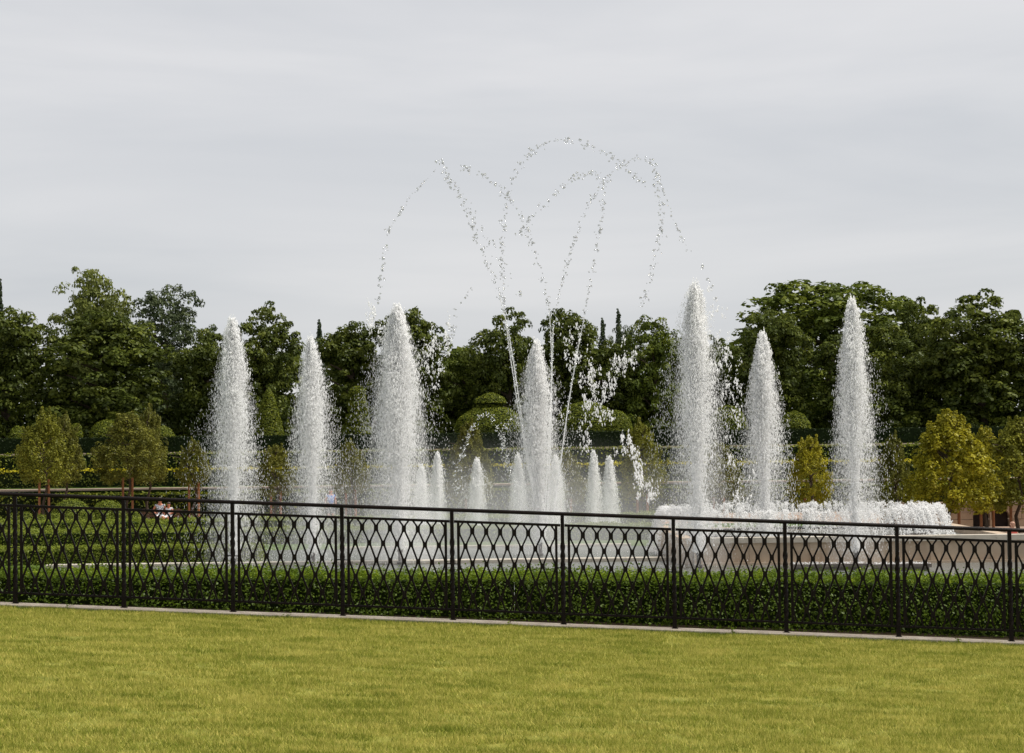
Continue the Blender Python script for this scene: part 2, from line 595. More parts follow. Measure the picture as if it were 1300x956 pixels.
# bed of soil behind the kerb
V = []; Fs = []
for i in range(nseg + 1):
    x = -42 + 84 * i / nseg
    V += [(x, lawn_edge_y(x) + 0.12, float(lawn_z(x)) + 0.012), (x, lawn_edge_y(x) + 2.88, float(lawn_z(x)) - 0.012)]
for i in range(nseg):
    Fs.append((2 * i, 2 * i + 2, 2 * i + 3, 2 * i + 1))
tag(mobj('planting_bed', arr_mesh('planting_bed', V, Fs), M_soil), kind='structure')

# gravel court behind the parterre
def sheet(name, x0, x1, y0, y1, z, mat):
    o = MB().add([(x0, y0, z), (x1, y0, z), (x1, y1, z), (x0, y1, z)], [(0, 1, 2, 3)]).build(name, mat)
    return tag(o, kind='structure')


sheet('gravel_path', -60, 60, 96.5, 110.6, 0.006, M_path)
sheet('terrace_path', -70, 70, 112.9, 115.6, 1.612, M_path)

# front pool
PX0, PX1, PY0, PY1 = X_at(62, 66.5, 719), X_at(1420, 63), 45.0, 66.0
sheet('back_pool_water', X_at(300, 70), X_at(878, 70), 66.56, 75.98, 0.022, M_pool)
sheet('pool_water', PX0 + 0.3, PX1, PY0, PY1, 0.02, M_pool)
# ------------------------------------------------------------------ kerb under the railing
kerb = empty('kerb', (A0[0], A0[1], A0[2]))
tag(kerb, kind='structure')
kerb.rotation_euler = (0, 0, YAW)
joint0 = (92 - 19.5) / 140.5 * SP
KL = 2 * SP
kmb = MB()
g = 0.006
kmb.add([(x, y, z + SLOPE * x) for x in (g, KL - g) for (y, z) in ((-0.085, -0.12), (-0.085, -0.012), (-0.075, 0.0), (0.105, 0.0), (0.115, -0.012), (0.115, -0.12))],
        [(0, 1, 2, 3, 4, 5), (11, 10, 9, 8, 7, 6)] + [(i, i + 6, (i + 1) % 6 + 6, (i + 1) % 6) for i in range(6)])
kme = kmb.mesh('kerb_stone'); kme.materials.append(M_kerb)
for k in range(-5, 11):
    o = bpy.data.objects.new('stone', kme)
    o.location = (joint0 + k * KL, random.uniform(-0.003, 0.003), SLOPE * (joint0 + k * KL) + random.uniform(-0.002, 0.002))
    link(o, kerb)

# ------------------------------------------------------------------ iron railing
rail = empty('iron_railing', (A0[0], A0[1], A0[2]))
rail.rotation_euler = (0, 0, YAW)
tag(rail, 'dark brown iron railing of lattice panels and twisted posts along the lawn', 'railing')
NP0, NP1 = -3, 13
mb = MB()
xa, xb = NP0 * SP, NP1 * SP
hp = [(-0.026, 1.072), (-0.026, 1.086), (-0.016, 1.098), (0.016, 1.098), (0.026, 1.086), (0.026, 1.072), (0.012, 1.062), (-0.012, 1.062)]
n = len(hp)
mb.add([(x, y, z + SLOPE * x) for x in (xa - 0.1, xb + 0.1) for y, z in hp],
       [tuple(reversed(range(n))), tuple(range(n, 2 * n))] + [(i, (i + 1) % n, (i + 1) % n + n, i + n) for i in range(n)])
mb.build('handrail', M_iron, rail)
# twisted post
mb = MB()
V = []; Fs = []
zs = list(np.concatenate([[-0.01, 0.10, 0.135, 0.1352], np.linspace(0.16, 0.80, 66), [0.82, 1.064]]))
for z in zs:
    hw = 0.0175 if (z >= 0.135 - 1e-4 and z > 0.1351) else (0.020 if z < 0.136 else 0.0175)
    tw = 0.0
    if z > 0.16:
        tw = min(1.0, (z - 0.16) / 0.64) * math.pi * 3.5
    for k in range(4):
        a = tw + math.pi / 4 + k * math.pi / 2
        V.append((hw * 1.414 * math.cos(a), hw * 1.414 * math.sin(a), z))
for i in range(len(zs) - 1):
    for k in range(4):
        Fs.append((i * 4 + k, i * 4 + (k + 1) % 4, (i + 1) * 4 + (k + 1) % 4, (i + 1) * 4 + k))
mb.add(V, Fs); mb.box(-0.03, 0.03, -0.03, 0.03, -0.004, 0.006)
pme = mb.mesh('post'); pme.materials.append(M_iron)
for k in range(NP0, NP1 + 1):
    o = bpy.data.objects.new('post', pme); o.location = (k * SP, 0, SLOPE * k * SP); link(o, rail)
# panel frame
ST = 0.062
mb = MB()
mb.box(0.0205, SP - 0.0205, -0.011, 0.011, 0.955, 0.980, SLOPE)
mb.box(0.0205, SP - 0.0205, -0.012, 0.012, 0.092, 0.112, SLOPE)
for x in (ST, SP - ST):
    mb.box(x - 0.0125, x + 0.0125, -0.0095, 0.0095, 0.1125, 0.9545, SLOPE)
fme = mb.mesh('panel'); fme.materials.append(M_iron)
# lattice bars: one zigzagging right, one zigzagging left
PW = (SP - 2 * ST) / 7.0


def bar_mesh(sgn, name, th):
    w_ = 0.0078
    rows = [0.873, 0.727, 0.559, 0.391, 0.231]
    path = [(0.956, 0.044), (0.940, 0.034), (0.922, 0.019), (0.905, 0.010)]
    wd = [0.0105, 0.0098, 0.0098, 0.011]
    for i, zr in enumerate(rows):
        xo = w_ if i % 2 == 0 else PW / 2 - w_
        ins = 0.008 if i % 2 == 0 else -0.008
        if i > 0: path.append((zr + 0.034, xo + ins)); wd.append(0.0090)
        path += [(zr + 0.016, xo), (zr - 0.016, xo)]; wd += [0.0128, 0.0128]
        path.append((zr - 0.034, xo + ins)); wd.append(0.0090)
    path += [(0.135, 0.034), (0.1115, 0.046)]; wd += [0.008, 0.009]
    V = []; Fs = []
    for (z, x), hw in zip(path, wd):
        for y in (-th, th):
            V.append((sgn * (x - hw), y, z + SLOPE * sgn * x)); V.append((sgn * (x + hw), y, z + SLOPE * sgn * x))
    for i in range(len(path) - 1):
        a = i * 4; b = a + 4
        for p, q in ((0, 1), (1, 3), (3, 2), (2, 0)):
            Fs.append((a + p, a + q, b + q, b + p))
    m_ = MB(); m_.add(V, Fs)
    me = m_.mesh(name); me.materials.append(M_iron)
    return me


barR, barL = bar_mesh(1, 'bar_r', 0.0070), bar_mesh(-1, 'bar_l', 0.0078)
mb = MB(); mb.box(-ST + 0.0125, -0.0175, -0.006, 0.006, 0.545, 0.555, SLOPE); mb.box(0.0175, ST - 0.0125, -0.006, 0.006, 0.545, 0.555, SLOPE)
cme = mb.mesh('connector'); cme.materials.append(M_iron)
for k in range(NP0, NP1):
    pn = bpy.data.objects.new('panel', fme); pn.location = (k * SP, 0, SLOPE * k * SP); link(pn, rail)
    for i in range(7):
        x = ST + i * PW
        o = bpy.data.objects.new('lattice_bar', barR); o.location = (x, 0, SLOPE * x); link(o, pn)
        x += PW
        o = bpy.data.objects.new('lattice_bar', barL); o.location = (x, 0, SLOPE * x); link(o, pn)
for k in range(NP0, NP1 + 1):
    o = bpy.data.objects.new('connector', cme); o.location = (k * SP, 0, SLOPE * k * SP); link(o, rail)

# weeds in the kerb joints
rng = np.random.default_rng(5)
jn = ['the joint by the lawn', '', '', '', '']
for k, h in zip(range(0, 5), (0.06, 0.05, 0.05, 0.085, 0.06)):
    xl = joint0 + k * KL
    x = A0[0] + xl * math.cos(YAW) + 0.09 * math.sin(YAW); y = A0[1] + xl * math.sin(YAW) - 0.10
    n = 26
    C = rng.normal(scale=(0.018, 0.014, 0), size=(n, 3)); C[:, 2] = rng.uniform(0.0, h, n)
    V, Fc = leaf_quads(C, rng.normal(size=(n, 3)) + [0, -0.6, 0.3], rng.uniform(0.008, 0.018, n), 0.4, rng)
    t = np.repeat(rng.uniform(0.2, 0.8, n), 4)
    o = mobj('weed', arr_mesh('weed', V, Fc, t), L_box, None, (x, y, float(lawn_z(x)) + 0.005))
    tag(o, 'small green weed growing in a joint of the stone kerb', 'weed', 'weeds in the kerb joints')

# ------------------------------------------------------------------ near box hedge
HY0, HY1 = 20.75, 22.0
zl, zr_ = Z_at(0, 724, 21.8), Z_at(1300, 733, 21.8)
xl_, xr_ = X_at(0, 21.8, 724), X_at(1300, 21.8, 733)


def hz(x):
    base = zl + (x - xl_) * (zr_ - zl) / (xr_ - xl_)
    return base - 2.6


nh_e = hedge('box_hedge', 'dense clipped bright green box hedge right behind the iron railing', -9.5, 9.5, HY0, HY1, 1.75, 2.6, 125000, 0.0165, L_box, C_box,
      jit=0.04, wob=0.016, zoff=hz, seed=4, bulge=0.2)

# young shoots standing up from the hedge top
rng = np.random.default_rng(44)
ns_ = 5200
sx = rng.uniform(-9.4, 9.4, ns_); sy = HY0 + 0.16 + (HY1 - HY0 - 0.16) * rng.beta(0.8, 1.2, ns_)
per = 11
hgt = rng.uniform(0.015, 0.085, ns_) * (0.6 + 0.6 * (np.sin(sx * 3.1) * np.sin(sx * 7.7 + 1) > 0))
u_ = np.tile(np.linspace(0.0, 1.0, per), ns_)
X = np.repeat(sx + 0, per) + rng.normal(scale=0.008, size=ns_ * per); Yv = np.repeat(sy, per) + rng.normal(scale=0.008, size=ns_ * per)
Zv = 2.59 + hz(X) + np.repeat(hgt, per) * u_
C = np.stack([X, Yv, Zv], 1)
V, Fc = leaf_quads(C, rng.normal(size=C.shape) + [0, -0.4, 0.5], rng.uniform(0.009, 0.017, len(C)), 0.5, rng)
tn_ = np.clip(np.repeat(rng.uniform(0.35, 0.95, ns_), per) + rng.normal(scale=0.1, size=len(C)), 0, 1)
off = np.array(nh_e.location)
o = mobj('shoots', arr_mesh('hedge_shoots', V - off, Fc, np.repeat(tn_, 4)), L_box, nh_e); o['kind'] = 'stuff'

# ------------------------------------------------------------------ pool edges
def stone_row(name, label, x0, x1, y0, y1, z0, z1, step, mat, cat='coping', parent_kind=None):
    e = empty(name, ((x0 + x1) / 2, (y0 + y1) / 2, z0))
    if parent_kind: tag(e, kind=parent_kind)
    else: tag(e, label, cat)
    n = max(1, int(round((x1 - x0) / step))); s = (x1 - x0) / n
    b = 0.015
    m_ = MB()
    hx, hy, h = s / 2 - 0.006, (y1 - y0) / 2, z1 - z0
    pr = [(-hy, 0), (-hy, h - b), (-hy + b, h), (hy - b, h), (hy, h - b), (hy, 0)]
    m_.add([(x, y, z) for x in (-hx, hx) for y, z in pr], [(0, 1, 2, 3, 4, 5), (11, 10, 9, 8, 7, 6)] + [(i, i + 6, (i + 1) % 6 + 6, (i + 1) % 6) for i in range(6)])
    me = m_.mesh('stone'); me.materials.append(mat)
    for i in range(n):
        o = bpy.data.objects.new('stone', me)
        o.location = (x0 + s * (i + 0.5) - (x0 + x1) / 2, random.uniform(-0.004, 0.004), random.uniform(-0.003, 0.003)); link(o, e)
    return e


stone_row('pool_coping', 'long pale stone coping of the front pool below the box hedges', PX0, X_at(880, 66), 66.02, 66.55, 0.0, 0.13, 1.1, M_coping)
stone_row('stone_edging', 'thin pale stone edging line between parterre rows behind the plumes', X_at(430, 76), X_at(800, 76), 76.0, 76.35, 0.0, 0.10, 1.1, M_coping)

# raised basin with a tan wall, on the side of the ring fountain
bx0, bx1, by0, by1 = X_at(880, 63.3), X_at(1300, 63.3) + 6.5, 63.2, 74.0
bz = 3.8 - (680 - 559) * 63.2 / F
basin = empty('raised_basin', ((bx0 + bx1) / 2, by0, 0))
tag(basin, 'tan stone wall of the raised basin beneath the ring shaped water curtain', 'basin')
o0 = basin.location
nblk = 9
for i in range(nblk):
    a = bx0 + (bx1 - bx0) * i / nblk - o0[0]; b = bx0 + (bx1 - bx0) * (i + 1) / nblk - o0[0]
    MB().box(a + 0.006, b - 0.006, 0.06, 0.42, 0.10, bz - 0.17).build('panel', M_stone, basin)
    MB().box(a + 0.004, b - 0.004, -0.03, 0.50, bz - 0.166, bz).build('coping_stone', M_coping, basin)
    if i:
        MB().box(a - 0.16, a + 0.16, 0.025, 0.40, 0.10, bz - 0.168).build('pilaster', M_stone, basin)
MB().box(bx0 - o0[0], bx1 - o0[0], -0.10, 0.46, 0.0, 0.098).build('plinth', M_stone, basin)
bxr = X_at(1222, 69)
for sx in (bx0 - o0[0] - 0.42, bxr - o0[0]):
    MB().box(sx, sx + 0.417, 0.52, by1 - by0, 0.0, bz - 0.02).build('side_wall', M_stone, basin)
MB().box(bx0 - o0[0] + 0.002, bxr - o0[0] - 0.002, by1 - by0 - 0.4, by1 - by0 - 0.003, 0.0, bz - 0.12).build('back_wall', M_stone, basin)
sheet('side_path', X_at(1130, 80), 70, 63.75, 96.4, 0.008, M_path)
sheet('basin_water', bx0, bxr, by0 + 0.43, by1 - 0.41, bz - 0.22, M_pool)

# dark wet ledges (manifold steps) in the front pool
def ledge(x0, x1, y0, y1, z0, z1, label):
    e = empty('wet_ledge', ((x0 + x1) / 2, (y0 + y1) / 2, z0)); tag(e, label, 'ledge')
    hx, hy = (x1 - x0) / 2, (y1 - y0) / 2
    MB().box(-hx + 0.06, hx - 0.06, -hy + 0.06, hy - 0.06, 0, z1 - z0 - 0.1).build('base', M_wetstone, e)
    MB().box(-hx, hx, -hy, hy, z1 - z0 - 0.098, z1 - z0).build('cap', M_wetstone, e)
    n = 120
    rg = np.random.default_rng(int(abs(x0) * 10))
    C = np.stack([rg.uniform(-hx, hx, n), rg.uniform(-hy, hy, n), np.full(n, z1 - z0 + 0.01)], 1)
    V, Fc = drops(C, np.full(n, 0.022), 0.8, rg)
    d = mobj('splash', arr_mesh('splash', V, Fc, None, True), M_foam, e); d['kind'] = 'stuff'
    return e


_oct_f = np.array([(0, 2, 4), (2, 1, 4), (1, 3, 4), (3, 0, 4), (2, 0, 5), (1, 2, 5), (3, 1, 5), (0, 3, 5)])


def drops(C, S, elong, rng, vel=None):
    """elongated octahedral water drops; elong scalar or array; long axis near vertical or along vel"""
    n = len(C)
    ax = np.zeros((n, 3)); ax[:, 2] = 1
    if vel is not None: ax = unit(vel)
    ax = unit(ax + rng.normal(scale=0.22, size=(n, 3)))
    t = unit(np.cross(ax, rng.normal(size=(n, 3)))); b = np.cross(ax, t)
    S = np.asarray(S)[:, None]
    el = np.broadcast_to(np.asarray(elong, float).reshape(-1, 1) if np.ndim(elong) else elong, (n, 1))
    V = np.empty((n, 6, 3))
    V[:, 0] = C - t * S; V[:, 1] = C + t * S; V[:, 2] = C - b * S * 0.8; V[:, 3] = C + b * S * 0.8
    V[:, 4] = C + ax * S * el; V[:, 5] = C - ax * S * el
    Fc = (np.arange(n)[:, None, None] * 6 + _oct_f[None]).reshape(-1, 3)
    return V.reshape(-1, 3), Fc


def tets(C, S, el, rng):
    n = len(C)
    q = rng.uniform(0, 6.28, n); S = np.asarray(S); V = np.empty((n, 4, 3))
    for k in range(3):
        a = q + k * 2.094
        V[:, k] = C + np.stack([S * np.cos(a), S * np.sin(a), -S * el * 0.6], 1)
    V[:, 3] = C + np.stack([0 * S, 0 * S, S * el], 1)
    f = np.array([(0, 2, 1), (0, 1, 3), (1, 2, 3), (2, 0, 3)])
    return V.reshape(-1, 3), (np.arange(n)[:, None, None] * 4 + f[None]).reshape(-1, 3)


ledge(X_at(1000, 61), X_at(1092, 61), 60.0, 60.9, 0.0, 0.21, 'dark wet ledge in front of the tan basin wall, ending by the narrow plume')
ledge(X_at(1100, 60.4), X_at(1172, 60.4), 59.4, 60.2, 0.0, 0.22, 'shorter dark wet ledge in front of the bare tan basin wall')

# ------------------------------------------------------------------ parterre rows and clipped mounds
row_lbl = ['low clipped box row just beyond the pale pool coping', 'clipped box row in the middle of the parterre', 'clipped box row along the gravel court behind the parterre']
hedge('parterre_hedge', row_lbl[0], X_at(-60, 69), X_at(330, 69), 68.2, 70.0, 0, 0.52, 26000, 0.036, L_parterre, C_box, 0.035, 0.02, 'parterre hedges', seed=5)
hedge('parterre_hedge', row_lbl[1], X_at(-80, 82), X_at(835, 82), 81.0, 83.4, 0, 0.56, 34000, 0.042, L_parterre, C_box, 0.04, 0.03, 'parterre hedges', seed=6)
hedge('parterre_hedge', row_lbl[2], X_at(-80, 93), X_at(835, 93), 92.0, 95.0, 0, 0.58, 34000, 0.044, L_parterre, C_box, 0.04, 0.03, 'parterre hedges', seed=7)


def dome_fn(rx, ry, rz, rng, zc=0.0, lo=-0.15):
    def fn(n):
        d = unit(rng.normal(size=(n, 3))); d[:, 2] = np.where(d[:, 2] < lo, -d[:, 2], d[:, 2])
        C = d * [rx, ry, rz] + [0, 0, zc]
        return C, unit(d / np.array([rx, ry, rz]))
    return fn


def lathe_fn(prof, rng):
    pr = np.array(prof, float)
    seg = np.hypot(np.diff(pr[:, 0]), np.diff(pr[:, 1])) * (pr[1:, 0] + pr[:-1, 0] + 0.02)
    p_ = seg / seg.sum()

    def fn(n):
        k = rng.choice(len(p_), size=n, p=p_); u = rng.uniform(size=n)
        r_ = pr[k, 0] * (1 - u) + pr[k + 1, 0] * u; z = pr[k, 1] * (1 - u) + pr[k + 1, 1] * u
        a = rng.uniform(0, 2 * math.pi, n)
        dr = pr[k + 1, 0] - pr[k, 0]; dz = pr[k + 1, 1] - pr[k, 1]
        C = np.stack([r_ * np.cos(a), r_ * np.sin(a), z], 1)
        N = np.stack([dz * np.cos(a), dz * np.sin(a), -dr], 1)
        return C, unit(N)
    return fn


def clipped(name, label, loc, prof, n, leaf, mat, core, jit=0.03, group=None, cat='shrub', seed=1):
    rng = np.random.default_rng(seed)
    e = empty(name, loc); tag(e, label, cat, group)
    V, Fc, t = surf_leaves(lathe_fn(prof, rng), n, leaf, rng, jit)
    f = mobj('foliage', arr_mesh('clipped_foliage', V, Fc, t), mat, e); f['kind'] = 'stuff'
    MB().lathe([(max(r_ - leaf * 0.8, 0.02), z - (leaf * 0.8 if z > 0.1 else 0)) for r_, z in prof], 20).build('dark_core', core, e, smooth=True)  # solid core under the leaves, its dark colour painted as inner shade
    return e


def dome_prof(r, h, k=9):
    return [(r * 0.86, 0)] + [(r * math.cos(a) if a > 0 else r, h * (0.25 + 0.75 * math.sin(a))) for a in np.linspace(0, math.pi / 2 * 0.98, k)]


sd_ = 40
for px, r, h, lb in ((90, 1.05, 1.3, 'larger round clipped mound of green box before the terrace hedges'), (137, 0.92, 1.22, 'slightly smaller round box mound beside the wide staked olive linden')):
    clipped('mound_shrub', lb, (X_at(px, 104), 104, 0), dome_prof(r, h), 3600, 0.042, L_parterre, C_box, 0.035, 'large mounds', seed=sd_); sd_ += 1
for px in (-8, 14, 33, 52, 70, 90, 111, 131, 150, 168):
    clipped('ball_shrub', 'small round box ball in a row behind the parterre', (X_at(px, 97.5), 97.5 + random.uniform(-0.2, 0.2), 0), dome_prof(0.40 + random.uniform(-0.04, 0.05), 0.82 + random.uniform(-0.08, 0.08)), 1500, 0.038, L_parterre, C_box, 0.03, 'small box balls', seed=sd_); sd_ += 1
for px, Y, r, h in ((100, 86.5, 0.75, 0.66), (62, 86.2, 0.7, 0.6), (140, 86.8, 0.7, 0.68), (196, 86.5, 0.9, 0.72), (240, 86.0, 0.7, 0.6), (24, 86.4, 0.8, 0.66)):
    clipped('low_mound', 'low loose green mound between two parterre box rows', (X_at(px, Y), Y, 0), dome_prof(r, h), 2200, 0.042, L_parterre, C_box, 0.045, 'low mounds in the parterre', seed=sd_); sd_ += 1

# ------------------------------------------------------------------ terraces behind: copings and hedges
stone_row('terrace_coping', None, -45, 45, 112.05, 112.75, 1.59, 1.70, 2.0, M_pink, parent_kind='structure')
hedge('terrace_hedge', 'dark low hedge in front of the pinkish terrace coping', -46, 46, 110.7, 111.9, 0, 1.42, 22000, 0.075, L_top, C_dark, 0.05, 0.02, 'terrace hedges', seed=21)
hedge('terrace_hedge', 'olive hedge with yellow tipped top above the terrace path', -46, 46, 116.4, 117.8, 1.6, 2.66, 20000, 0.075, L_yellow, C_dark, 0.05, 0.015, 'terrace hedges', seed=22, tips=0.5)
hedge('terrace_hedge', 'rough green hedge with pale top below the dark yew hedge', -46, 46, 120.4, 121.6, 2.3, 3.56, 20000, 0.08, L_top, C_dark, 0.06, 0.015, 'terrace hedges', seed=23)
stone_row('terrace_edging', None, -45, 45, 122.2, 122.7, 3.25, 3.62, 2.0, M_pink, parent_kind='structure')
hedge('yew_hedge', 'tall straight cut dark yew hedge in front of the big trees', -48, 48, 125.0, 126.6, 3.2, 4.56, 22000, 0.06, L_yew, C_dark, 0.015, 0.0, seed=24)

# topiary on the upper terrace
TB = 3.28
def topiary(px, top, wpx, Y, kind, label):
    global sd_
    k = F / Y
    h = Z_at(px, top, Y) - TB; r = wpx / 2 / k
    if kind == 'dome': prof = [(r * 0.9, 0)] + [(r * math.cos(a), h * (0.45 + 0.55 * math.sin(a))) for a in np.linspace(0, 1.54, 9)]
    elif kind == 'tiers':
        prof = [(r * 0.85, 0)]
        nt_ = 4
        for i in range(nt_):
            rr = r * (1 - 0.14 * i); z0 = h * (0.28 + 0.72 * i / nt_); z1 = h * (0.28 + 0.72 * (i + 0.72) / nt_)
            prof += [(rr, z0), (rr, z1 - 0.06), (rr * 0.93, z1), (rr * 0.72, z1 + 0.02)]
        prof += [(r * 0.4, h * 0.985), (0.02, h)]
    elif kind == 'cone': prof = [(r, 0), (r * 1.0, h * 0.1), (r * 0.55, h * 0.62), (r * 0.25, h * 0.9), (0.03, h)]
    elif kind == 'cake': prof = [(r * 0.95, 0), (r, h * 0.45), (r * 0.86, h * 0.6), (r * 0.5, h * 0.74), (r * 0.32, h * 0.77), (r * 0.30, h * 0.82), (r * 0.44, h * 0.84), (r * 0.36, h * 0.92), (r * 0.1, h * 0.995), (0.02, h)]
    elif kind == 'mound': prof = [(r * 0.55, 0), (r * 0.6, h * 0.5), (r, h * 0.56), (r * 0.93, h * 0.7), (r * 0.55, h * 0.92), (0.03, h)]
    e = clipped('topiary', label, (X_at(px, Y), Y, TB), prof, int(2200 + 420 * r * h * 4), 0.055, L_top, C_dark, 0.02, 'topiary on the upper terrace', 'topiary', sd_); sd_ += 1


topiary(97, 538, 22, 129, 'tiers', 'small flat layered topiary peeking over the yew hedge')
topiary(136, 533, 46, 129.5, 'dome', 'smooth green dome topiary over the yew hedge between the staked olive trees')
topiary(208, 541, 30, 128.5, 'mound', 'mushroom shaped topiary over the yew hedge next to an olive tree')
topiary(22, 541, 22, 129, 'dome', 'shaggy round topiary over the yew hedge near the conifer')
topiary(342, 492, 46, 128.5, 'cone', 'tall cone topiary behind the two plumes near the seated people')
topiary(455, 490, 34, 128.5, 'tiers', 'tall layered column topiary beside the broadest plume')
topiary(624, 499, 92, 128.5, 'cake', 'wide domed topiary with a small cap on top')
topiary(745, 510, 82, 129, 'dome', 'broad green dome topiary behind the crossing water arcs')
topiary(782, 521, 44, 128.2, 'dome', 'small green dome topiary against the broad dome')
topiary(925, 515, 50, 129, 'dome', 'dome topiary between the tallest plume and its shorter neighbour')
topiary(1010, 522, 40, 129, 'mound', 'mushroom topiary behind the ring shaped water curtain')

# ------------------------------------------------------------------ big trees
def mk(seed, **kw):
    V, Fc, t = broadleaf_crown(seed, **kw)
    return arr_mesh('crown', V, Fc, t)


protos = [mk(s, clumps=430, per=64, leaf=0.15, cr=0.66, lobes=12) for s in (101, 102, 103, 104)]
lacy = [mk(s, clumps=560, per=44, leaf=0.12, cr=0.55, lobes=10, top=True) for s in (111, 112)]
domed = mk(131, clumps=620, per=60, leaf=0.13, cr=0.55, dome=True)
Vc, Fc_, tc_ = conifer_crown(120)
con = arr_mesh('conifer_crown', Vc, Fc_, tc_)
tr1 = trunk_mesh('trunk', 7.0, 0.38, 1); tr2 = trunk_mesh('trunk', 7.6, 0.32, 2, 10)
for t_ in (tr1, tr2): t_.materials.append(M_bark)
mcache = {}


def with_mat(me, mat):
    key = (me.name, mat.name)
    if key not in mcache:
        c = me.copy(); c.materials.clear(); c.materials.append(mat); mcache[key] = c
    return mcache[key]


def big_tree(px, top, wpx, Y, me, mat, label, name='maple_tree', group='big trees behind the yew hedge', base=3.3, rot=None, tr=tr1, ry=None, lift=0.9):
    k = F / Y
    h = Z_at(px, top, Y) - base
    e = empty(name, (X_at(px, Y, 480), Y, base)); tag(e, label, 'tree', group)
    c = bpy.data.objects.new('crown', with_mat(me, mat)); link(c, e)
    c.location = (0, 0, lift * 0.5)
    r_ = wpx / 2 / k / (2.3 if me is con else 4.6)
    c.scale = (r_, (ry or r_), (h - lift * 0.5) / 10.3)
    c.rotation_euler = (0, 0, random.uniform(0, 6.28) if rot is None else rot)
    t_ = bpy.data.objects.new('trunk', tr); link(t_, e); t_.scale = (max(r_, 0.5), max(r_, 0.5), h / 10)
    return e


S_ = 'dense dark green maple '
big_tree(8, 385, 150, 135, protos[0], L_maple, S_ + 'beside the dark conifer top')
big_tree(132, 388, 195, 134, protos[1], L_maple, S_ + 'with the widest crown below the pale lacy tree')
big_tree(262, 408, 120, 136, protos[2], L_maple, S_ + 'partly hidden by the plume next to the seated people')
big_tree(338, 378, 118, 134, protos[3], L_maple, S_ + 'with a knobbly top standing alone between two plumes')
big_tree(448, 402, 130, 135, protos[1], L_maple, S_ + 'next to a lone grey conifer tip')
big_tree(525, 386, 120, 134, protos[0], L_maple, S_ + 'right behind the broadest plume')
big_tree(590, 432, 110, 137, protos[2], L_maple_b, S_ + 'the lowest of the row, beneath a falling arc')
big_tree(648, 386, 115, 134, protos[3], L_maple, S_ + 'behind the rising thin arcs')
big_tree(716, 384, 110, 136, protos[1], L_maple, S_ + 'behind the foot of the thin arcs beside the conifers')
big_tree(775, 428, 110, 135, protos[0], L_maple, S_ + 'in front of a small pointed conifer')
big_tree(832, 392, 105, 134, protos[2], L_maple_b, 'fresh green maple beside the tallest plume')
big_tree(905, 422, 110, 137, protos[3], L_maple, S_ + 'low between the tallest plume and the rounded tree')
big_tree(975, 388, 130, 134, protos[0], L_maple, S_ + 'behind the shorter plume of the ring fountain')
big_tree(1105, 400, 150, 133, protos[2], L_maple, S_ + 'behind the narrow plume, under the big round tree')
big_tree(1055, 343, 265, 146, domed, L_maple_b, 'largest round topped green tree rising over the narrow plume', ry=1.35)
big_tree(1168, 372, 120, 139, protos[3], L_maple, S_ + 'filling the gap next to the big round tree')
big_tree(1245, 362, 190, 134, protos[3], L_maple, S_ + 'with uneven top above the golden trees')
big_tree(1345, 378, 170, 134, protos[1], L_maple, S_ + 'at the far end of the row above the golden trees')
big_tree(118, 328, 135, 160, lacy[0], L_pale, 'pale green lacy tree rising over the widest maple', 'lacy_tree', tr=tr2)
big_tree(208, 356, 130, 150, lacy[1], L_blue, 'bluish dark lacy tree next to the pale lacy tree', 'lacy_tree', tr=tr2)
big_tree(795, 404, 60, 150, lacy[0], L_blue, 'small bluish tree peeking between the conifers and the fresh green maple', 'lacy_tree', tr=tr2)
for i, (px, top, wpx, Y, lb) in enumerate(((0, 352, 46, 150, 'dark conifer top beside the first maple'), (406, 404, 42, 160, 'lone grey green conifer tip between two maples'),
                           (786, 390, 34, 155, 'pointed conifer tip behind the maples'), (766, 402, 40, 158, 'rounder conifer tip next to the pointed one'))):
    big_tree(px, top, wpx, Y, con, L_conifer, lb, 'conifer_tree', 'conifers behind the maples', rot=i)
# far wood closing the view below the crowns
rng = np.random.default_rng(77)
n = 720
cl = np.stack([rng.uniform(-60, 60, n), rng.uniform(168, 182, n), 3.3 + rng.uniform(0.3, 8.0, n)], 1)
V, Fc, t = clump_cloud(cl, rng.uniform(1.3, 2.6, n), 64, 0.42, rng)
o = mobj('distant_wood', arr_mesh('distant_wood', V, Fc, t), L_maple)
tag(o, 'dark mass of distant woodland closing the gaps between the maples', 'woodland', kind='stuff')

# ------------------------------------------------------------------ staked lindens
def linden_crown(seed, clumps=260, per=46, leaf=0.058):
    """height 4, half width 1.8, egg shaped, upright shoots"""
    rng = np.random.default_rng(seed)
    z = rng.uniform(0.0, 1.0, clumps) ** 0.9
    env = 1.8 * (1 - z ** 1.9) ** 0.75 * (0.70 + 0.30 * np.minimum(1, z / 0.28)) + 0.05
    a = rng.uniform(0, 2 * math.pi, clumps)
    rr = env * np.sqrt(rng.uniform(0.25, 1.0, clumps)) * rng.uniform(0.86, 1.06, clumps)
    c = np.stack([rr * np.cos(a), rr * np.sin(a), z * 3.85], 1)
    rad = 0.25 * rng.uniform(0.6, 1.3, clumps)
    # leading shoots breaking the outline
    sp = rng.choice(clumps, 46)
    ex = []; er = []
    for i in sp:
        dv = np.array([c[i, 0] * 0.22, c[i, 1] * 0.22, 0.5]); dv /= np.linalg.norm(dv)
        for q, r_ in ((0.18, 0.17), (0.34, 0.12), (0.48, 0.08)):
            ex.append(c[i] + dv * q * rng.uniform(0.8, 1.3) + [0, 0, 0.05]); er.append(r_)
    c = np.concatenate([c, ex]); rad = np.concatenate([rad, er])
    return clump_cloud(c, rad, per, leaf, rng, 1.5, 0.3)


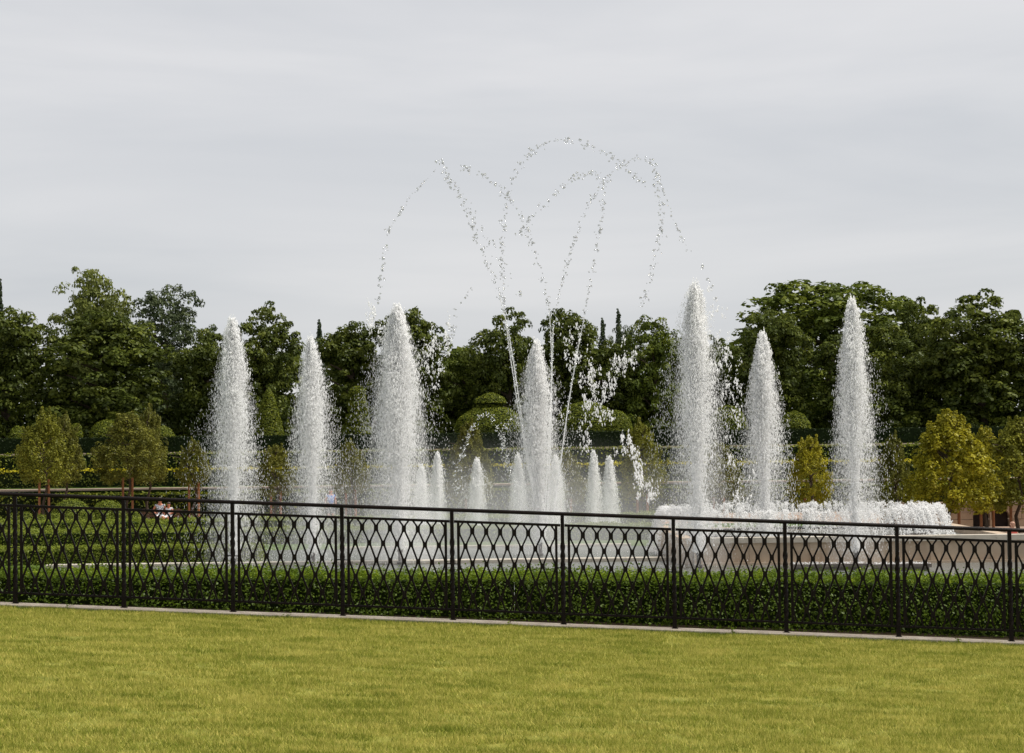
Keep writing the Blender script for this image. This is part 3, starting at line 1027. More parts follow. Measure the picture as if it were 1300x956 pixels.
lind = []
for s in (201, 202, 203):
    V, Fc, t = linden_crown(s); lind.append(arr_mesh('linden_crown', V, Fc, t))
V, Fc, t = linden_crown(210, 330, 46, 0.066); lind.append(arr_mesh('linden_crown', V, Fc, t))
ltr = trunk_mesh('trunk', 4.2, 0.085, 9, 12, 1.1, (0.35, 0.95)); ltr.materials.append(M_bark)
smb = MB(); smb.tube([(0, 0, -0.05), (0, 0, 2.05)], 0.062, 8); sme = smb.mesh('stake'); sme.materials.append(M_stake)


def linden(px, top, bot, wpx, Y, me, mat, label, group, stakes=0.5, base=0.0, name='staked_linden'):
    k = F / Y
    zt, zb = Z_at(px, top, Y), Z_at(px, bot, Y)
    e = empty(name, (X_at(px, Y), Y, base)); tag(e, label, 'tree', group)
    c = bpy.data.objects.new('crown', with_mat(me, mat)); link(c, e)
    c.location = (0, 0, zb - base); s = wpx / 2 / k / 1.85
    c.scale = (s, s, (zt - zb) / 4.1); c.rotation_euler = (0, 0, random.uniform(0, 6))
    t_ = bpy.data.objects.new('trunk', ltr); link(t_, e); t_.scale = (1, 1, (zt - base) * 0.92 / 4.2)
    if stakes:
        for sx in (-stakes / 2, stakes / 2):
            q = bpy.data.objects.new('stake', sme); link(q, e); q.location = (sx, 0.0 if sx < 0 else -0.05, 0); q.scale = (1, 1, max(0.5, (zb - base + 0.25) / 2.0))
    return e


gr = 'staked lindens in front of the terrace hedges'
L_olive_b = leaf_mat('bright_olive_leaves', (0.095, 0.10, 0.012), (0.19, 0.195, 0.022), (0.34, 0.33, 0.045), 0.3, 0.015)
linden(56, 524, 616, 84, 106, lind[0], L_olive_b, 'yellow green staked linden above the row of box balls', gr)
linden(82, 530, 616, 56, 109.5, lind[1], L_olive, 'browner linden tucked behind the yellow green staked one', gr, 0)
linden(162, 526, 614, 98, 106, lind[2], L_olive, 'wide brownish olive linden with two stakes beside the seated people', gr)
linden(188, 520, 612, 60, 109.5, lind[0], L_olive, 'linden tucked behind the wide brownish olive one', gr, 0)
linden(246, 560, 620, 50, 106, lind[1], L_olive, 'linden half hidden by the plume next to the seated people', gr)
linden(350, 566, 630, 62, 106, lind[2], L_olive, 'linden seen between the two plumes near the seated people', gr)
linden(445, 562, 628, 60, 106, lind[0], L_olive, 'linden veiled by the spray of the broadest plume', gr)
linden(597, 540, 640, 74, 106, lind[1], L_olive, 'linden behind the low jets and the small arc', gr)
linden(718, 575, 640, 62, 106, lind[2], L_olive, 'linden behind the foot of the crossing arcs', gr)
linden(815, 538, 634, 66, 104, lind[0], L_olive_b, 'slim egg shaped linden beside the pair of low jets', gr)
linden(912, 565, 640, 80, 104, lind[1], L_olive, 'linden veiled behind the tallest plume', gr)
linden(1028, 556, 645, 68, 100, lind[2], L_gold, 'amber linden rising behind the ring shaped curtain', gr)
gg = 'golden trees beside the raised basin'
linden(1135, 556, 660, 62, 84, lind[1], L_olive, 'greener tree veiled by the spray of the narrow plume', gg, 0, name='golden_tree')
linden(1206, 530, 652, 132, 81, lind[3], L_gold, 'large bright golden tree above the end of the water curtain', gg, 0.62, name='golden_tree')
linden(1292, 538, 650, 104, 83, lind[3], L_olive_b, 'greenish golden tree over the bald person', gg, 0.62, name='golden_tree')
linden(1252, 545, 650, 70, 86, lind[2], L_gold, 'slim golden tree in front of the dark niches', gg, 0.5, name='golden_tree')

# brown wall with arched niches behind the golden trees
wx0, wx1, wy = X_at(1118, 89), X_at(1300, 89) + 6, 89.0
wh = Z_at(1250, 640, wy)
wall = empty('niche_wall', ((wx0 + wx1) / 2, wy, 0)); tag(wall, 'brown stone wall with dark arched niches behind the golden trees', 'wall')
wc = (wx0 + wx1) / 2
niches = [(X_at(1245, wy), 0.36), (X_at(1270, wy), 0.36), (X_at(1322, wy), 0.36)]
xs_ = [wx0]
for nxp, hw in niches: xs_ += [nxp - hw, nxp + hw]
xs_.append(wx1)
nh = wh * 0.80
for i in range(0, len(xs_), 2):
    a, b = xs_[i] - wc, xs_[i + 1] - wc
    q = max(1, int((b - a) / 1.1))
    for r_ in range(3):
        off = 0.5 * (r_ % 2)
        cuts = sorted(set([a, b] + [a + (b - a) * min(1, max(0, (j + off) / q)) for j in range(q + 1)]))
        for c0, c1 in zip(cuts[:-1], cuts[1:]):
            MB().box(c0 + 0.012, c1 - 0.012, random.uniform(-0.02, 0.02), 0.5, wh * r_ / 3 + 0.01, wh * (r_ + 1) / 3 - 0.01).build('stone', M_brown, wall)
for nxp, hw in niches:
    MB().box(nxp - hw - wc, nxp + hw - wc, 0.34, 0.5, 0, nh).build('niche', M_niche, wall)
    V = []; Fs = []; q = 10
    pts = [(hw * math.cos(math.pi * j / q), nh - 0.32 + 0.32 * math.sin(math.pi * j / q)) for j in range(q + 1)]
    for y in (0.0, 0.5):
        for x, z in pts: V.append((nxp - wc + x, y, z))
        for x, z in pts: V.append((nxp - wc + x, y, wh - 0.01))
    m1 = q + 1
    for j in range(q):
        Fs += [(j, j + 1, m1 + j + 1, m1 + j), (2 * m1 + j, 3 * m1 + j, 3 * m1 + j + 1, 2 * m1 + j + 1), (j, 2 * m1 + j, 2 * m1 + j + 1, j + 1), (m1 + j, m1 + j + 1, 3 * m1 + j + 1, 3 * m1 + j)]
    MB().add(V, Fs).build('arch', M_brown, wall)
MB().box(wx0 - wc, wx1 - wc, -0.06, 0.56, wh, wh + 0.1).build('coping', M_pink, wall)

# ------------------------------------------------------------------ bench and people
def person(label, loc, rotz, pose, top_mat, leg_mat, hair_mat, skin_mat, s=1.0):
    """one continuous skinned body; clothing is a slightly larger skinned shell of the torso, arms and legs"""
    e = empty('person', loc); e.rotation_euler = (0, 0, rotz); e.scale = (s, s, s)
    tag(e, label, 'person')
    J = pose

    def skin(nm, verts, edges, rad, mat, root):
        me = bpy.data.meshes.new(nm); me.from_pydata(verts, edges, []); me.update()
        o = mobj(nm, me, mat, e)
        mo = o.modifiers.new('skin', 'SKIN'); mo.use_smooth_shade = True
        sv_ = me.skin_vertices[0].data if me.skin_vertices else None
        if sv_ is None:
            bpy.context.view_layer.objects.active = o
            sv_ = me.skin_vertices[0].data
        for i, r_ in enumerate(rad): sv_[i].radius = (r_, r_)
        sv_[root].use_root = True
        sb = o.modifiers.new('sub', 'SUBSURF'); sb.levels = 1; sb.render_levels = 2
        return o
    names = ['pelvis', 'waist', 'chest', 'neck', 'chin', 'skull', 'crown', 'shL', 'elL', 'wrL', 'haL', 'shR', 'elR', 'wrR', 'haR', 'hipL', 'knL', 'anL', 'toL', 'hipR', 'knR', 'anR', 'toR']
    idx = {n_: i for i, n_ in enumerate(names)}
    rads = dict(pelvis=.14, waist=.125, chest=.145, neck=.055, chin=.075, skull=.10, crown=.075, sh=.062, el=.043, wr=.031, ha=.036, hip=.088, kn=.058, an=.04, to=.04)
    def r_of(n_): return rads.get(n_, rads.get(n_[:-1]))
    E = [('pelvis', 'waist'), ('waist', 'chest'), ('chest', 'neck'), ('neck', 'chin'), ('chin', 'skull'), ('skull', 'crown')]
    for q in 'LR': E += [('chest', 'sh' + q), ('sh' + q, 'el' + q), ('el' + q, 'wr' + q), ('wr' + q, 'ha' + q), ('pelvis', 'hip' + q), ('hip' + q, 'kn' + q), ('kn' + q, 'an' + q), ('an' + q, 'to' + q)]
    skin('body', [J[n_] for n_ in names], [(idx[a], idx[b]) for a, b in E], [r_of(n_) for n_ in names], skin_mat, 0)
    tn = ['pelvis', 'waist', 'chest', 'shL', 'mL', 'shR', 'mR']
    J2 = dict(J)
    for q in 'LR': J2['m' + q] = tuple(np.array(J['sh' + q]) * 0.8 + np.array(J['el' + q]) * 0.2)
    ti = {n_: i for i, n_ in enumerate(tn)}
    skin('shirt', [J2[n_] for n_ in tn], [(ti[a], ti[b]) for a, b in (('pelvis', 'waist'), ('waist', 'chest'), ('chest', 'shL'), ('shL', 'mL'), ('chest', 'shR'), ('shR', 'mR'))],
         [.158, .145, .165, .082, .072, .082, .072], top_mat, 0)
    ln = ['pelvis', 'hipL', 'knL', 'hipR', 'knR']; li = {n_: i for i, n_ in enumerate(ln)}
    J3 = dict(J)
    skin('shorts', [J3[n_] for n_ in ln], [(0, 1), (1, 2), (0, 3), (3, 4)], [.152, .105, .082, .105, .082], leg_mat, 0)
    # hair cap
    m_ = MB()
    c = np.array(J['skull']) + np.array([0, 0.02, 0.03])
    m_.lathe([(0.10, -0.02), (0.112, 0.03), (0.10, 0.075), (0.06, 0.105), (0.01, 0.118)], 14, c)
    if hair_mat: m_.build('hair', hair_mat, e, smooth=True)
    f = np.array(J['chin']) * 0.4 + np.array(J['skull']) * 0.6
    MB().tube([f + [0, -0.085, 0.03], f + [0, -0.118, -0.005]], [0.012, 0.017], 6).build('nose', skin_mat, e, smooth=True)
    for sx in (-1, 1):
        MB().lathe([(0.002, -0.012), (0.012, 0), (0.002, 0.012)], 8, f + [sx * 0.035, -0.088, 0.035]).build('eye', M_niche, e, smooth=True)
        MB().tube([f + [sx * 0.098, 0.01, 0.03], f + [sx * 0.108, 0.015, -0.02]], [0.016, 0.012], 6).build('ear', skin_mat, e, smooth=True)
    return e


sit = dict(pelvis=(0, 0, .55), waist=(0, .02, .74), chest=(0, .02, .96), neck=(0, .0, 1.13), chin=(0, -.03, 1.2), skull=(0, -.01, 1.29), crown=(0, .0, 1.35),
           shL=(.19, .02, 1.04), elL=(.30, -.02, .80), wrL=(.16, -.24, .74), haL=(.11, -.31, .73), shR=(-.19, .02, 1.04), elR=(-.32, .03, .82), wrR=(-.22, -.18, .70), haR=(-.18, -.27, .68),
           hipL=(.1, -.06, .53), knL=(.13, -.45, .54), anL=(.13, -.46, .09), toL=(.14, -.60, .045), hipR=(-.1, -.06, .53), knR=(-.13, -.45, .54), anR=(-.13, -.46, .09), toR=(-.14, -.60, .045))
stand = dict(pelvis=(0, 0, .95), waist=(0, 0, 1.1), chest=(0, .01, 1.32), neck=(0, .01, 1.48), chin=(0, -.02, 1.55), skull=(0, 0, 1.64), crown=(0, .01, 1.70),
             shL=(.19, .01, 1.40), elL=(.26, .03, 1.12), wrL=(.25, -.04, .88), haL=(.245, -.06, .80), shR=(-.19, .01, 1.40), elR=(-.26, .03, 1.12), wrR=(-.25, -.06, .88), haR=(-.24, -.08, .80),
             hipL=(.1, 0, .9), knL=(.11, -.03, .50), anL=(.11, .03, .09), toL=(.12, -.12, .045), hipR=(-.1, 0, .9), knR=(-.11, .0, .50), anR=(-.12, .08, .09), toR=(-.12, -.07, .045))
K_skin = solid('skin', (0.50, 0.19, 0.11), (0.45, 0.17, 0.10), 4, 0.55, 0, 1, 0.3)
K_pale = solid('pale_skin', (0.52, 0.30, 0.21), (0.48, 0.27, 0.19), 4, 0.5, 0, 1, 0.3)
K_pat = solid('patterned_cloth', (0.55, 0.56, 0.6), (0.03, 0.03, 0.05), 26, 0.8, lo=0.49, hi=0.51)
K_white = solid('white_cloth', (0.7, 0.7, 0.72), (0.6, 0.6, 0.62), 5, 0.8)
K_red = solid('red_cloth', (0.40, 0.06, 0.04), (0.32, 0.05, 0.035), 5, 0.8)
K_blue = solid('blue_cloth', (0.12, 0.2, 0.5), (0.10, 0.17, 0.42), 5, 0.8)
K_dark = solid('dark_cloth', (0.03, 0.03, 0.04), None, 5, 0.8)
K_hair = solid('brown_hair', (0.05, 0.03, 0.02), None, 12, 0.6)
BY = 99.3
bxp = X_at(203, BY, 650)
bench = empty('garden_bench', (bxp, BY, 0)); tag(bench, 'brown wooden bench under the two seated people', 'bench')
for i in range(4): MB().box(-1.0, 1.0, -0.24 + i * 0.125, -0.13 + i * 0.125, 0.40, 0.44).build('slat', M_bench, bench)
for i in range(3): MB().box(-1.0, 1.0, 0.27, 0.30, 0.52 + i * 0.13, 0.62 + i * 0.13).build('back_slat', M_bench, bench)
for x in (-0.85, 0.85):
    MB().box(x - 0.04, x + 0.04, -0.22, -0.14, 0, 0.399).build('leg', M_bench, bench)
    MB().box(x - 0.04, x + 0.04, 0.301, 0.37, 0, 0.92).build('leg', M_bench, bench)
person('person in patterned black and white top seated on the bench, arms bent', (X_at(203, BY), BY - 0.02, 0.0), R(8), sit, K_pat, K_white, K_hair, K_skin, 1.04)
person('smaller person in white top seated on the bench beside a patterned top', (X_at(214, BY), BY - 0.02, 0.10), R(-12), sit, K_white, K_white, K_hair, K_skin, 0.80)
person('person in blue top standing in the gravel court behind the spray', (X_at(416, 100), 101.5, 0.0), R(20), stand, K_blue, K_dark, K_hair, K_skin, 1.0)
PYY = 65.0
hz_ = Z_at(1285, 660, PYY)
ps = hz_ / 1.41
person('bald person in red top seated behind the tan parapet, only the head showing', (X_at(1285, PYY, 668), PYY, 0.0), R(35), sit, K_red, K_dark, None, K_pale, ps)
st_ = empty('wooden_stool', (X_at(1285, PYY, 668), PYY + 0.05, 0.0)); tag(st_, 'low wooden stool hidden behind the tan parapet under the bald person', 'stool')
MB().box(-0.3, 0.3, -0.16, 0.2, 0.41 * ps - 0.05, 0.41 * ps).build('seat_board', M_bench, st_)
for x in (-0.25, 0.25): MB().box(x - 0.03, x + 0.03, -0.12, 0.16, 0, 0.41 * ps - 0.051).build('leg', M_bench, st_)

# ================================================================== FOUNTAINS
def jet(px, top, Y, hwpx, label, n=9000, nf=21000, seed=1, lean=0.0, group='foaming plumes', name='fountain_jet', core=0.078, dens=1.0, small=False, mist=0.0, plume=0.55):
    rng = np.random.default_rng(seed)
    k = F / Y
    base = 0.06
    zt = Z_at(px, top, Y)
    h = zt - base
    W = hwpx / k
    e = empty(name, (X_at(px, Y, 700), Y, base)); tag(e, label, 'fountain jet', group)
    # nozzle
    if not small:
        MB().lathe([(0.10, -0.06), (0.10, 0.04), (0.065, 0.06), (0.065, 0.34), (0.09, 0.36), (0.09, 0.44), (0.05, 0.46)], 14).build('nozzle', M_pipe, e, smooth=False)
    # lumpy column of rising water
    nz = int(70 if not small else 34); na = 12
    V = []; Fs = []
    z0 = 0.42 if not small else 0.05
    top_c = 0.86 * h
    for i in range(nz):
        u = i / (nz - 1)
        z = z0 + (top_c - z0) * u
        rb = core * 0.8 * (0.75 + 1.0 * u ** 0.8) * (1.0 if u < 0.9 else 1.0 - 5 * (u - 0.9))
        cx = lean * u ** 1.5 + 0.03 * math.sin(u * 23 + seed); cy = 0.03 * math.cos(u * 19 + seed)
        for a in range(na):
            rr = max(0.01, rb * (1 + rng.normal() * 0.34))
            th = 2 * math.pi * a / na
            V.append((cx + rr * math.cos(th), cy + rr * math.sin(th), z + rng.normal() * 0.02))
    for i in range(nz - 1):
        for a in range(na):
            a2 = (a + 1) % na
            Fs.append((i * na + a, i * na + a2, (i + 1) * na + a2, (i + 1) * na + a))
    mobj('column', arr_mesh('jet_column', V, Fs, None, True), M_foam, e)
    # falling strands: thrown out near the top, falling along widening paths
    ns = 110 if not small else 40
    def fall(n_, spread, tight, bz_):
        sid = rng.integers(0, ns, n_)
        ang = (rng.uniform(0, 2 * math.pi, ns))[sid]
        v = (np.abs(rng.normal(0.28, 0.36, ns)) * spread)[sid]
        h0 = (0.99 - np.abs(rng.normal(0, 0.16, ns)))[sid]
        t = rng.beta(1.05, bz_, n_)                       # 0 at the top, 1 at the water
        zz = h0 * h * (1 - t)
        dn = 1 - zz / h                                    # depth below the tip
        r_ = v * W * (0.06 + 1.05 * dn ** 0.75)
        C = np.stack([r_ * np.cos(ang), r_ * np.sin(ang), zz], 1)
        C += rng.normal(scale=1, size=C.shape) * (0.02 + tight * dn[:, None] * W)
        C[:, 0] += lean * (1 - t) ** 1.5 + lean * 0.6 * t
        return C, dn
    C1, t1 = fall(int(n * 0.72), 1.12, 0.028, 2.3)
    C2, t2 = fall(nf, 1.5, 0.2, 1.6)
    # crown of the plume: dense head of rising drops with a ragged tip
    nc = int(n * plume * 1.1)
    u = 1 - 0.62 * rng.beta(1.0, 1.7, nc)
    wid = 0.05 + W * 0.52 * ((1.0 - u) / 0.62) ** 0.45
    a = rng.uniform(0, 2 * math.pi, nc); rr = wid * np.sqrt(rng.uniform(0, 1, nc)) * rng.uniform(0.7, 1.1, nc)
    lob = 1 + 0.22 * np.sin(a * 3 + u * 17 + seed) + 0.12 * np.sin(a * 5 - u * 31)
    C3 = np.stack([rr * lob * np.cos(a) + lean * u ** 1.5, rr * lob * np.sin(a), u * h * (1 - 0.03 * np.abs(np.sin(a * 2.5 + seed))) + rng.normal(scale=0.07, size=nc)], 1)
    C4 = np.stack([rng.normal(scale=core * 1.0, size=n // 4), rng.normal(scale=core * 1.0, size=n // 4), rng.uniform(0.05, 0.8, n // 4) * h], 1)
    C4[:, 0] += lean * (C4[:, 2] / h) ** 1.5
    sz = 1.0 if not small else 0.75
    C = np.concatenate([C1, C3, C4]); C[:, 2] = np.maximum(C[:, 2], 0.02)
    S = np.concatenate([rng.uniform(0.006, 0.015, len(C1)) * (1.15 - 0.6 * t1) * (1 + 1.3 * (rng.uniform(size=len(C1)) > 0.95)), rng.uniform(0.010, 0.024, nc), rng.uniform(0.012, 0.03, len(C4))]) * sz * (Y / 64)
    k1 = len(C1)
    V, Fc = drops(C[k1:], S[k1:], rng.uniform(1.4, 3.6, len(C) - k1), rng)
    Va, Fa = tets(C[:k1], S[:k1] * 1.1, rng.uniform(1.6, 4.0, k1), rng)
    Fc = np.concatenate([Fc, Fa + len(V)]); V = np.concatenate([V, Va])
    o = mobj('spray', arr_mesh('jet_spray', V, Fc, None, True), M_foam, e); o['kind'] = 'stuff'
    C2[:, 2] = np.maximum(C2[:, 2], 0.02)
    V, Fc = tets(C2, rng.uniform(0.0045, 0.010, nf) * (Y / 64), rng.uniform(2.0, 6.0, nf), rng)
    o = mobj('fine_spray', arr_mesh('jet_fine_spray', V, Fc), M_foam, e); o['kind'] = 'stuff'
    if mist:
        mb_ = MB()
        pr = [(0.02, 0.0)] + [(W * (0.15 + 0.85 * math.sqrt(tt)) * 0.85, h * (1 - tt) * 0.96) for tt in (1.0, 0.85, 0.7, 0.55, 0.4, 0.28, 0.18, 0.1, 0.04, 0.01)] + [(0.02, h * 0.97)]
        mb_.lathe(pr, 20, (lean * 0.7, 0, 0.03))
        o = mb_.build('mist', mist_mat('mist', mist), e, smooth=True); o['kind'] = 'stuff'
    return e


jet(297, 402, 62.5, 46, 'tall foaming water plume beside the seated people and staked lindens', seed=31, mist=0.121)
jet(397, 427, 64.5, 42, 'shorter foaming plume standing next to the broadest plume', seed=32, n=8000, mist=0.138)
jet(508, 388, 66.0, 58, 'broadest foaming water plume with wide hanging spray', seed=33, n=15000, nf=31000, core=0.13, mist=0.165, plume=0.7)
jet(686, 432, 70.0, 42, 'foaming plume at the foot of the thin crossing arcs', seed=34, n=9000, core=0.09, mist=0.138, lean=-0.05)
jet(887, 358, 62.2, 52, 'tallest foaming plume, hit by the falling end of a thin arc', seed=35, n=13000, nf=25000, core=0.13, mist=0.110, plume=0.6)
jet(972, 420, 66.8, 40, 'shorter foaming plume rising out of the ring curtain between two taller plumes', seed=36, n=8500, mist=0.121)
jet(1087, 377, 61.6, 44, 'tall narrow foaming plume in front of the tan basin wall', seed=37, n=10000, mist=0.110)
JL = ['low jet half lost in the spray of the broadest plume'] * 2 + ['lone low jet in front of a linden beside the small arcs'] + ['low jet close to the foot of the crossing thin arcs'] * 2 + ['low jet of the close pair beside the slim egg shaped linden'] * 2
for i, (px, top, hw) in enumerate(((536, 590, 14), (557, 574, 16), (607, 582, 18), (659, 576, 18), (707, 577, 18), (755, 572, 15), (775, 579, 17))):
    jet(px, top, 86 + (i % 3) * 0.7, hw, JL[i], n=1600, nf=4000, seed=50 + i, group='low jets of the back row', core=0.055, small=True, mist=0.8)

# ------------------------------------------------------------------ thin arcs of clear water
def blob_mesh_arrays(C, S, rng):
    """irregular clear blobs, subdivided octahedra"""
    base = np.array([(1, 0, 0), (-1, 0, 0), (0, 1, 0), (0, -1, 0), (0, 0, 1), (0, 0, -1)], float)
    f = [(0, 2, 4), (2, 1, 4), (1, 3, 4), (3, 0, 4), (2, 0, 5), (1, 2, 5), (3, 1, 5), (0, 3, 5)]
    vs = [tuple(v) for v in base]; ed = {}; fs = []
    def mid(a, b):
        kk = (min(a, b), max(a, b))
        if kk not in ed:
            m_ = (np.array(vs[a]) + np.array(vs[b])) / 2; m_ /= np.linalg.norm(m_); vs.append(tuple(m_)); ed[kk] = len(vs) - 1
        return ed[kk]
    for a, b, c in f:
        ab, bc, ca = mid(a, b), mid(b, c), mid(c, a); fs += [(a, ab, ca), (ab, b, bc), (ca, bc, c), (ab, bc, ca)]
    vs = np.array(vs); fs = np.array(fs); n = len(C); m_ = len(vs)
    V = vs[None] * (1 + rng.normal(scale=0.28, size=(n, m_, 1))) * rng.uniform(0.6, 1.4, size=(n, 1, 3)) * np.asarray(S)[:, None, None]
    # random tilt
    q = unit(rng.normal(size=(n, 3))); b = unit(np.cross(q, rng.normal(size=(n, 3)))); c = np.cross(q, b)
    Rm = np.stack([q, b, c], 2)
    V = np.einsum('nij,nmj->nmi', Rm, V) + np.asarray(C)[:, None, :]
    Fc = (np.arange(n)[:, None, None] * m_ + fs[None]).reshape(-1, 3)
    return V.reshape(-1, 3), Fc


def stream(pts, Y0, Y1, label, seed, dens=9.0, s=0.042, solid_to=None, group='thin clear water arcs', scat=0.05, fade=None):
    """pts: photo pixels along the arc from the nozzle outwards; distance runs from Y0 to Y1"""
    rng = np.random.default_rng(seed)
    pp = np.array(pts, float)
    d = np.concatenate([[0], np.cumsum(np.hypot(*np.diff(pp, axis=0).T))]); L = d[-1]
    tt = np.linspace(0, 1, 240)
    # smooth (Catmull-like) sampling of the pixel path
    px = np.interp(tt * L, d, pp[:, 0]); py = np.interp(tt * L, d, pp[:, 1])
    ker = np.ones(11) / 11
    for _ in range(2):
        px = np.convolve(np.pad(px, 5, 'edge'), ker, 'valid'); py = np.convolve(np.pad(py, 5, 'edge'), ker, 'valid')
    W3 = np.array([P(a, b, Y0 + (Y1 - Y0) * t_) for a, b, t_ in zip(px, py, tt)])
    root = W3[0].copy()
    e = empty('water_arc', tuple(root)); tag(e, label, 'water arc', group)
    seg = np.concatenate([[0], np.cumsum(np.linalg.norm(np.diff(W3, axis=0), axis=1))]); LL = seg[-1]
    n = int(LL * dens * 1.6)
    u = rng.uniform(0, 1, n)
    # beading: drops gather along the arc
    u = u + 0.012 * np.sin(u * LL * 9.0 + rng.uniform(0, 6)) / max(LL, 1)
    u = np.clip(u, 0, 1)
    C = np.stack([np.interp(u * LL, seg, W3[:, i]) for i in range(3)], 1)
    g_ = np.ones(n)
    if fade is not None:
        keep = rng.uniform(size=n) > np.clip((u - fade) / (1 - fade), 0, 1) * 0.75
        C, u = C[keep], u[keep]; n = len(u)
    C += rng.normal(size=C.shape) * (scat * (0.25 + 1.3 * u))[:, None]
    S = s * 0.85 * rng.uniform(0.35, 1.15, n) * (0.55 + 0.6 * u)
    V, Fc = blob_mesh_arrays(C - root, S, rng)
    o = mobj('droplets', arr_mesh('arc_droplets', V, Fc, None, True), M_clear, e); o['kind'] = 'stuff'
    if solid_to:
        k = int(240 * solid_to); m_ = MB()
        pts3 = [W3[i] - root for i in range(0, k, 2)]
        rad = [0.026 * (1 + rng.normal() * 0.22) * (1 - 0.5 * i / len(pts3)) for i in range(len(pts3))]
        m_.tube(pts3, rad, 7).build('stream', M_foam, e, smooth=True)
    return e


AY = 71.0
stream([(688, 672), (676, 610), (664, 545), (655, 480), (645, 417), (631, 363), (616, 327), (595, 273), (572, 228), (554, 199)], AY, AY - 1.5,
       'thin rising water stream ending in a free tip above all the maples', 61, dens=15, solid_to=0.62)
stream([(556, 212), (546, 224), (535, 235), (519, 251), (506, 273), (493, 291), (486, 331), (482, 367), (477, 392), (474, 425)], AY - 1.5, AY - 3.5,
       'broken chain of drops falling away over the broadest plume', 62, dens=13, s=0.05, fade=0.35)
stream([(690, 672), (697, 560), (701, 470), (698, 400), (694, 370), (685, 338), (670, 291), (652, 255), (623, 228), (600, 216), (578, 213)], AY + 0.5, AY + 1.5,
       'thin rising water stream curling over towards the free tip', 63, dens=15, solid_to=0.55)
stream([(575, 228), (592, 256), (609, 284), (620, 305), (632, 325), (648, 350), (652, 378)], AY + 1.5, AY + 2, 'short scatter of drops falling inside the arcs', 64, dens=9, s=0.045, fade=0.3, scat=0.11)
stream([(686, 672), (672, 600), (655, 500), (646, 440), (640, 389), (637, 340), (637, 290), (643, 250), (653, 222), (668, 197), (689, 181), (708, 174), (736, 181), (757, 187), (783, 204), (805, 222), (820, 243)], AY, AY - 2.5,
       'highest thin arc bending over the middle of the fountain', 65, dens=14, solid_to=0.40)
stream([(694, 672), (699, 560), (701, 450), (703, 400), (710, 374), (721, 331), (736, 287), (750, 255), (766, 229), (790, 208), (811, 196), (828, 200), (837, 217), (831, 245), (842, 270), (839, 302), (828, 338), (821, 370), (811, 400)], AY + 1, AY + 3,
       'thin arc rising, hooking over and dropping beside the tallest plume', 66, dens=14, solid_to=0.36)
stream([(700, 672), (710, 600), (722, 510), (735, 435), (745, 389), (752, 345), (763, 280), (768, 242), (762, 219), (745, 216), (725, 227), (708, 242), (690, 264), (672, 278), (656, 305)], AY - 0.5, AY + 1,
       'thin arc rising steeply then bending back across the other streams', 67, dens=14, solid_to=0.46)
stream([(833, 208), (842, 244), (853, 277), (862, 291), (870, 313), (884, 324), (890, 342), (900, 356), (909, 383)], AY - 2, AY - 4,
       'broken chain of drops falling onto the tallest plume', 68, dens=9, s=0.055, fade=0.15)
stream([(600, 364), (592, 376), (583, 386), (577, 405), (570, 430), (560, 455), (548, 480)], AY - 1, AY - 2, 'short chain of drops falling beside the broadest plume', 69, dens=12, s=0.055, scat=0.1)
# small arcs by the back row
stream([(668, 655), (655, 620), (646, 590), (639, 561), (630, 540), (618, 523), (607, 532), (597, 548), (588, 572), (582, 598), (578, 625)], 84, 84.8,
       'small low water arc over the back row of jets', 70, dens=26, s=0.040, scat=0.07, group='small arcs over the back row')
stream([(662, 655), (648, 610), (640, 580), (637, 555), (643, 538), (654, 530), (666, 540), (674, 560)], 85, 85, 'small low water arc curling the other way over the back row', 71, dens=26, s=0.036, scat=0.07, group='small arcs over the back row')


def globs(pts, Y, label, seed, n=260, sp=5.0, s=0.06):
    rng = np.random.default_rng(seed)
    root = P(pts[0][0], pts[0][1], Y)
    e = empty('falling_water', tuple(root)); tag(e, label, 'falling water', 'ragged falling water')
    n = int(n * 1.7); pp = np.array(pts, float); pp = np.repeat(pp, 5, 0) + rng.normal(size=(len(pts) * 5, 2)) * [sp * 1.1, sp * 2.2]; k = rng.integers(0, len(pp), n)
    q = pp[k] + rng.normal(size=(n, 2)) * [sp * 0.38, sp * 0.8]
    C = np.array([P(a, b, Y + rng.normal() * 0.3) for a, b in q]) - root
    V, Fc = drops(C, s * 0.5 * rng.uniform(0.15, 1.0, n) ** 1.8 + 0.006, rng.uniform(0.9, 3.0, n), rng)
    o = mobj('blobs', arr_mesh('falling_blobs', V, Fc, None, True), M_foam, e); o['kind'] = 'stuff'


globs([(798, 450), (790, 455), (783, 465), (776, 478), (772, 492), (768, 505), (766, 515), (748, 470), (745, 490), (750, 480)], 69, 'ragged water clump falling in front of the broad dome topiary', 81, 420)
globs([(752, 520), (748, 535), (746, 548), (744, 560), (722, 425), (728, 440), (735, 445)], 69, 'loose water clump falling beside the crossing arcs', 82, 260)
globs([(797, 560), (800, 575), (806, 590), (812, 605), (820, 622), (796, 570), (824, 630), (815, 612)], 68, 'ragged water clump falling in front of the slim egg shaped linden', 83, 330, 4.5)
globs([(545, 440), (552, 448), (560, 430), (566, 422), (540, 452), (557, 475), (475, 405), (482, 418), (470, 400)], 67, 'loose water clump tearing off the broadest plume', 84, 300)
globs([(918, 440), (925, 470), (930, 500), (935, 530), (922, 455), (928, 580), (940, 620), (905, 400), (946, 640)], 64, 'ragged strands falling beside the tallest plume', 85, 380, 6, 0.055)

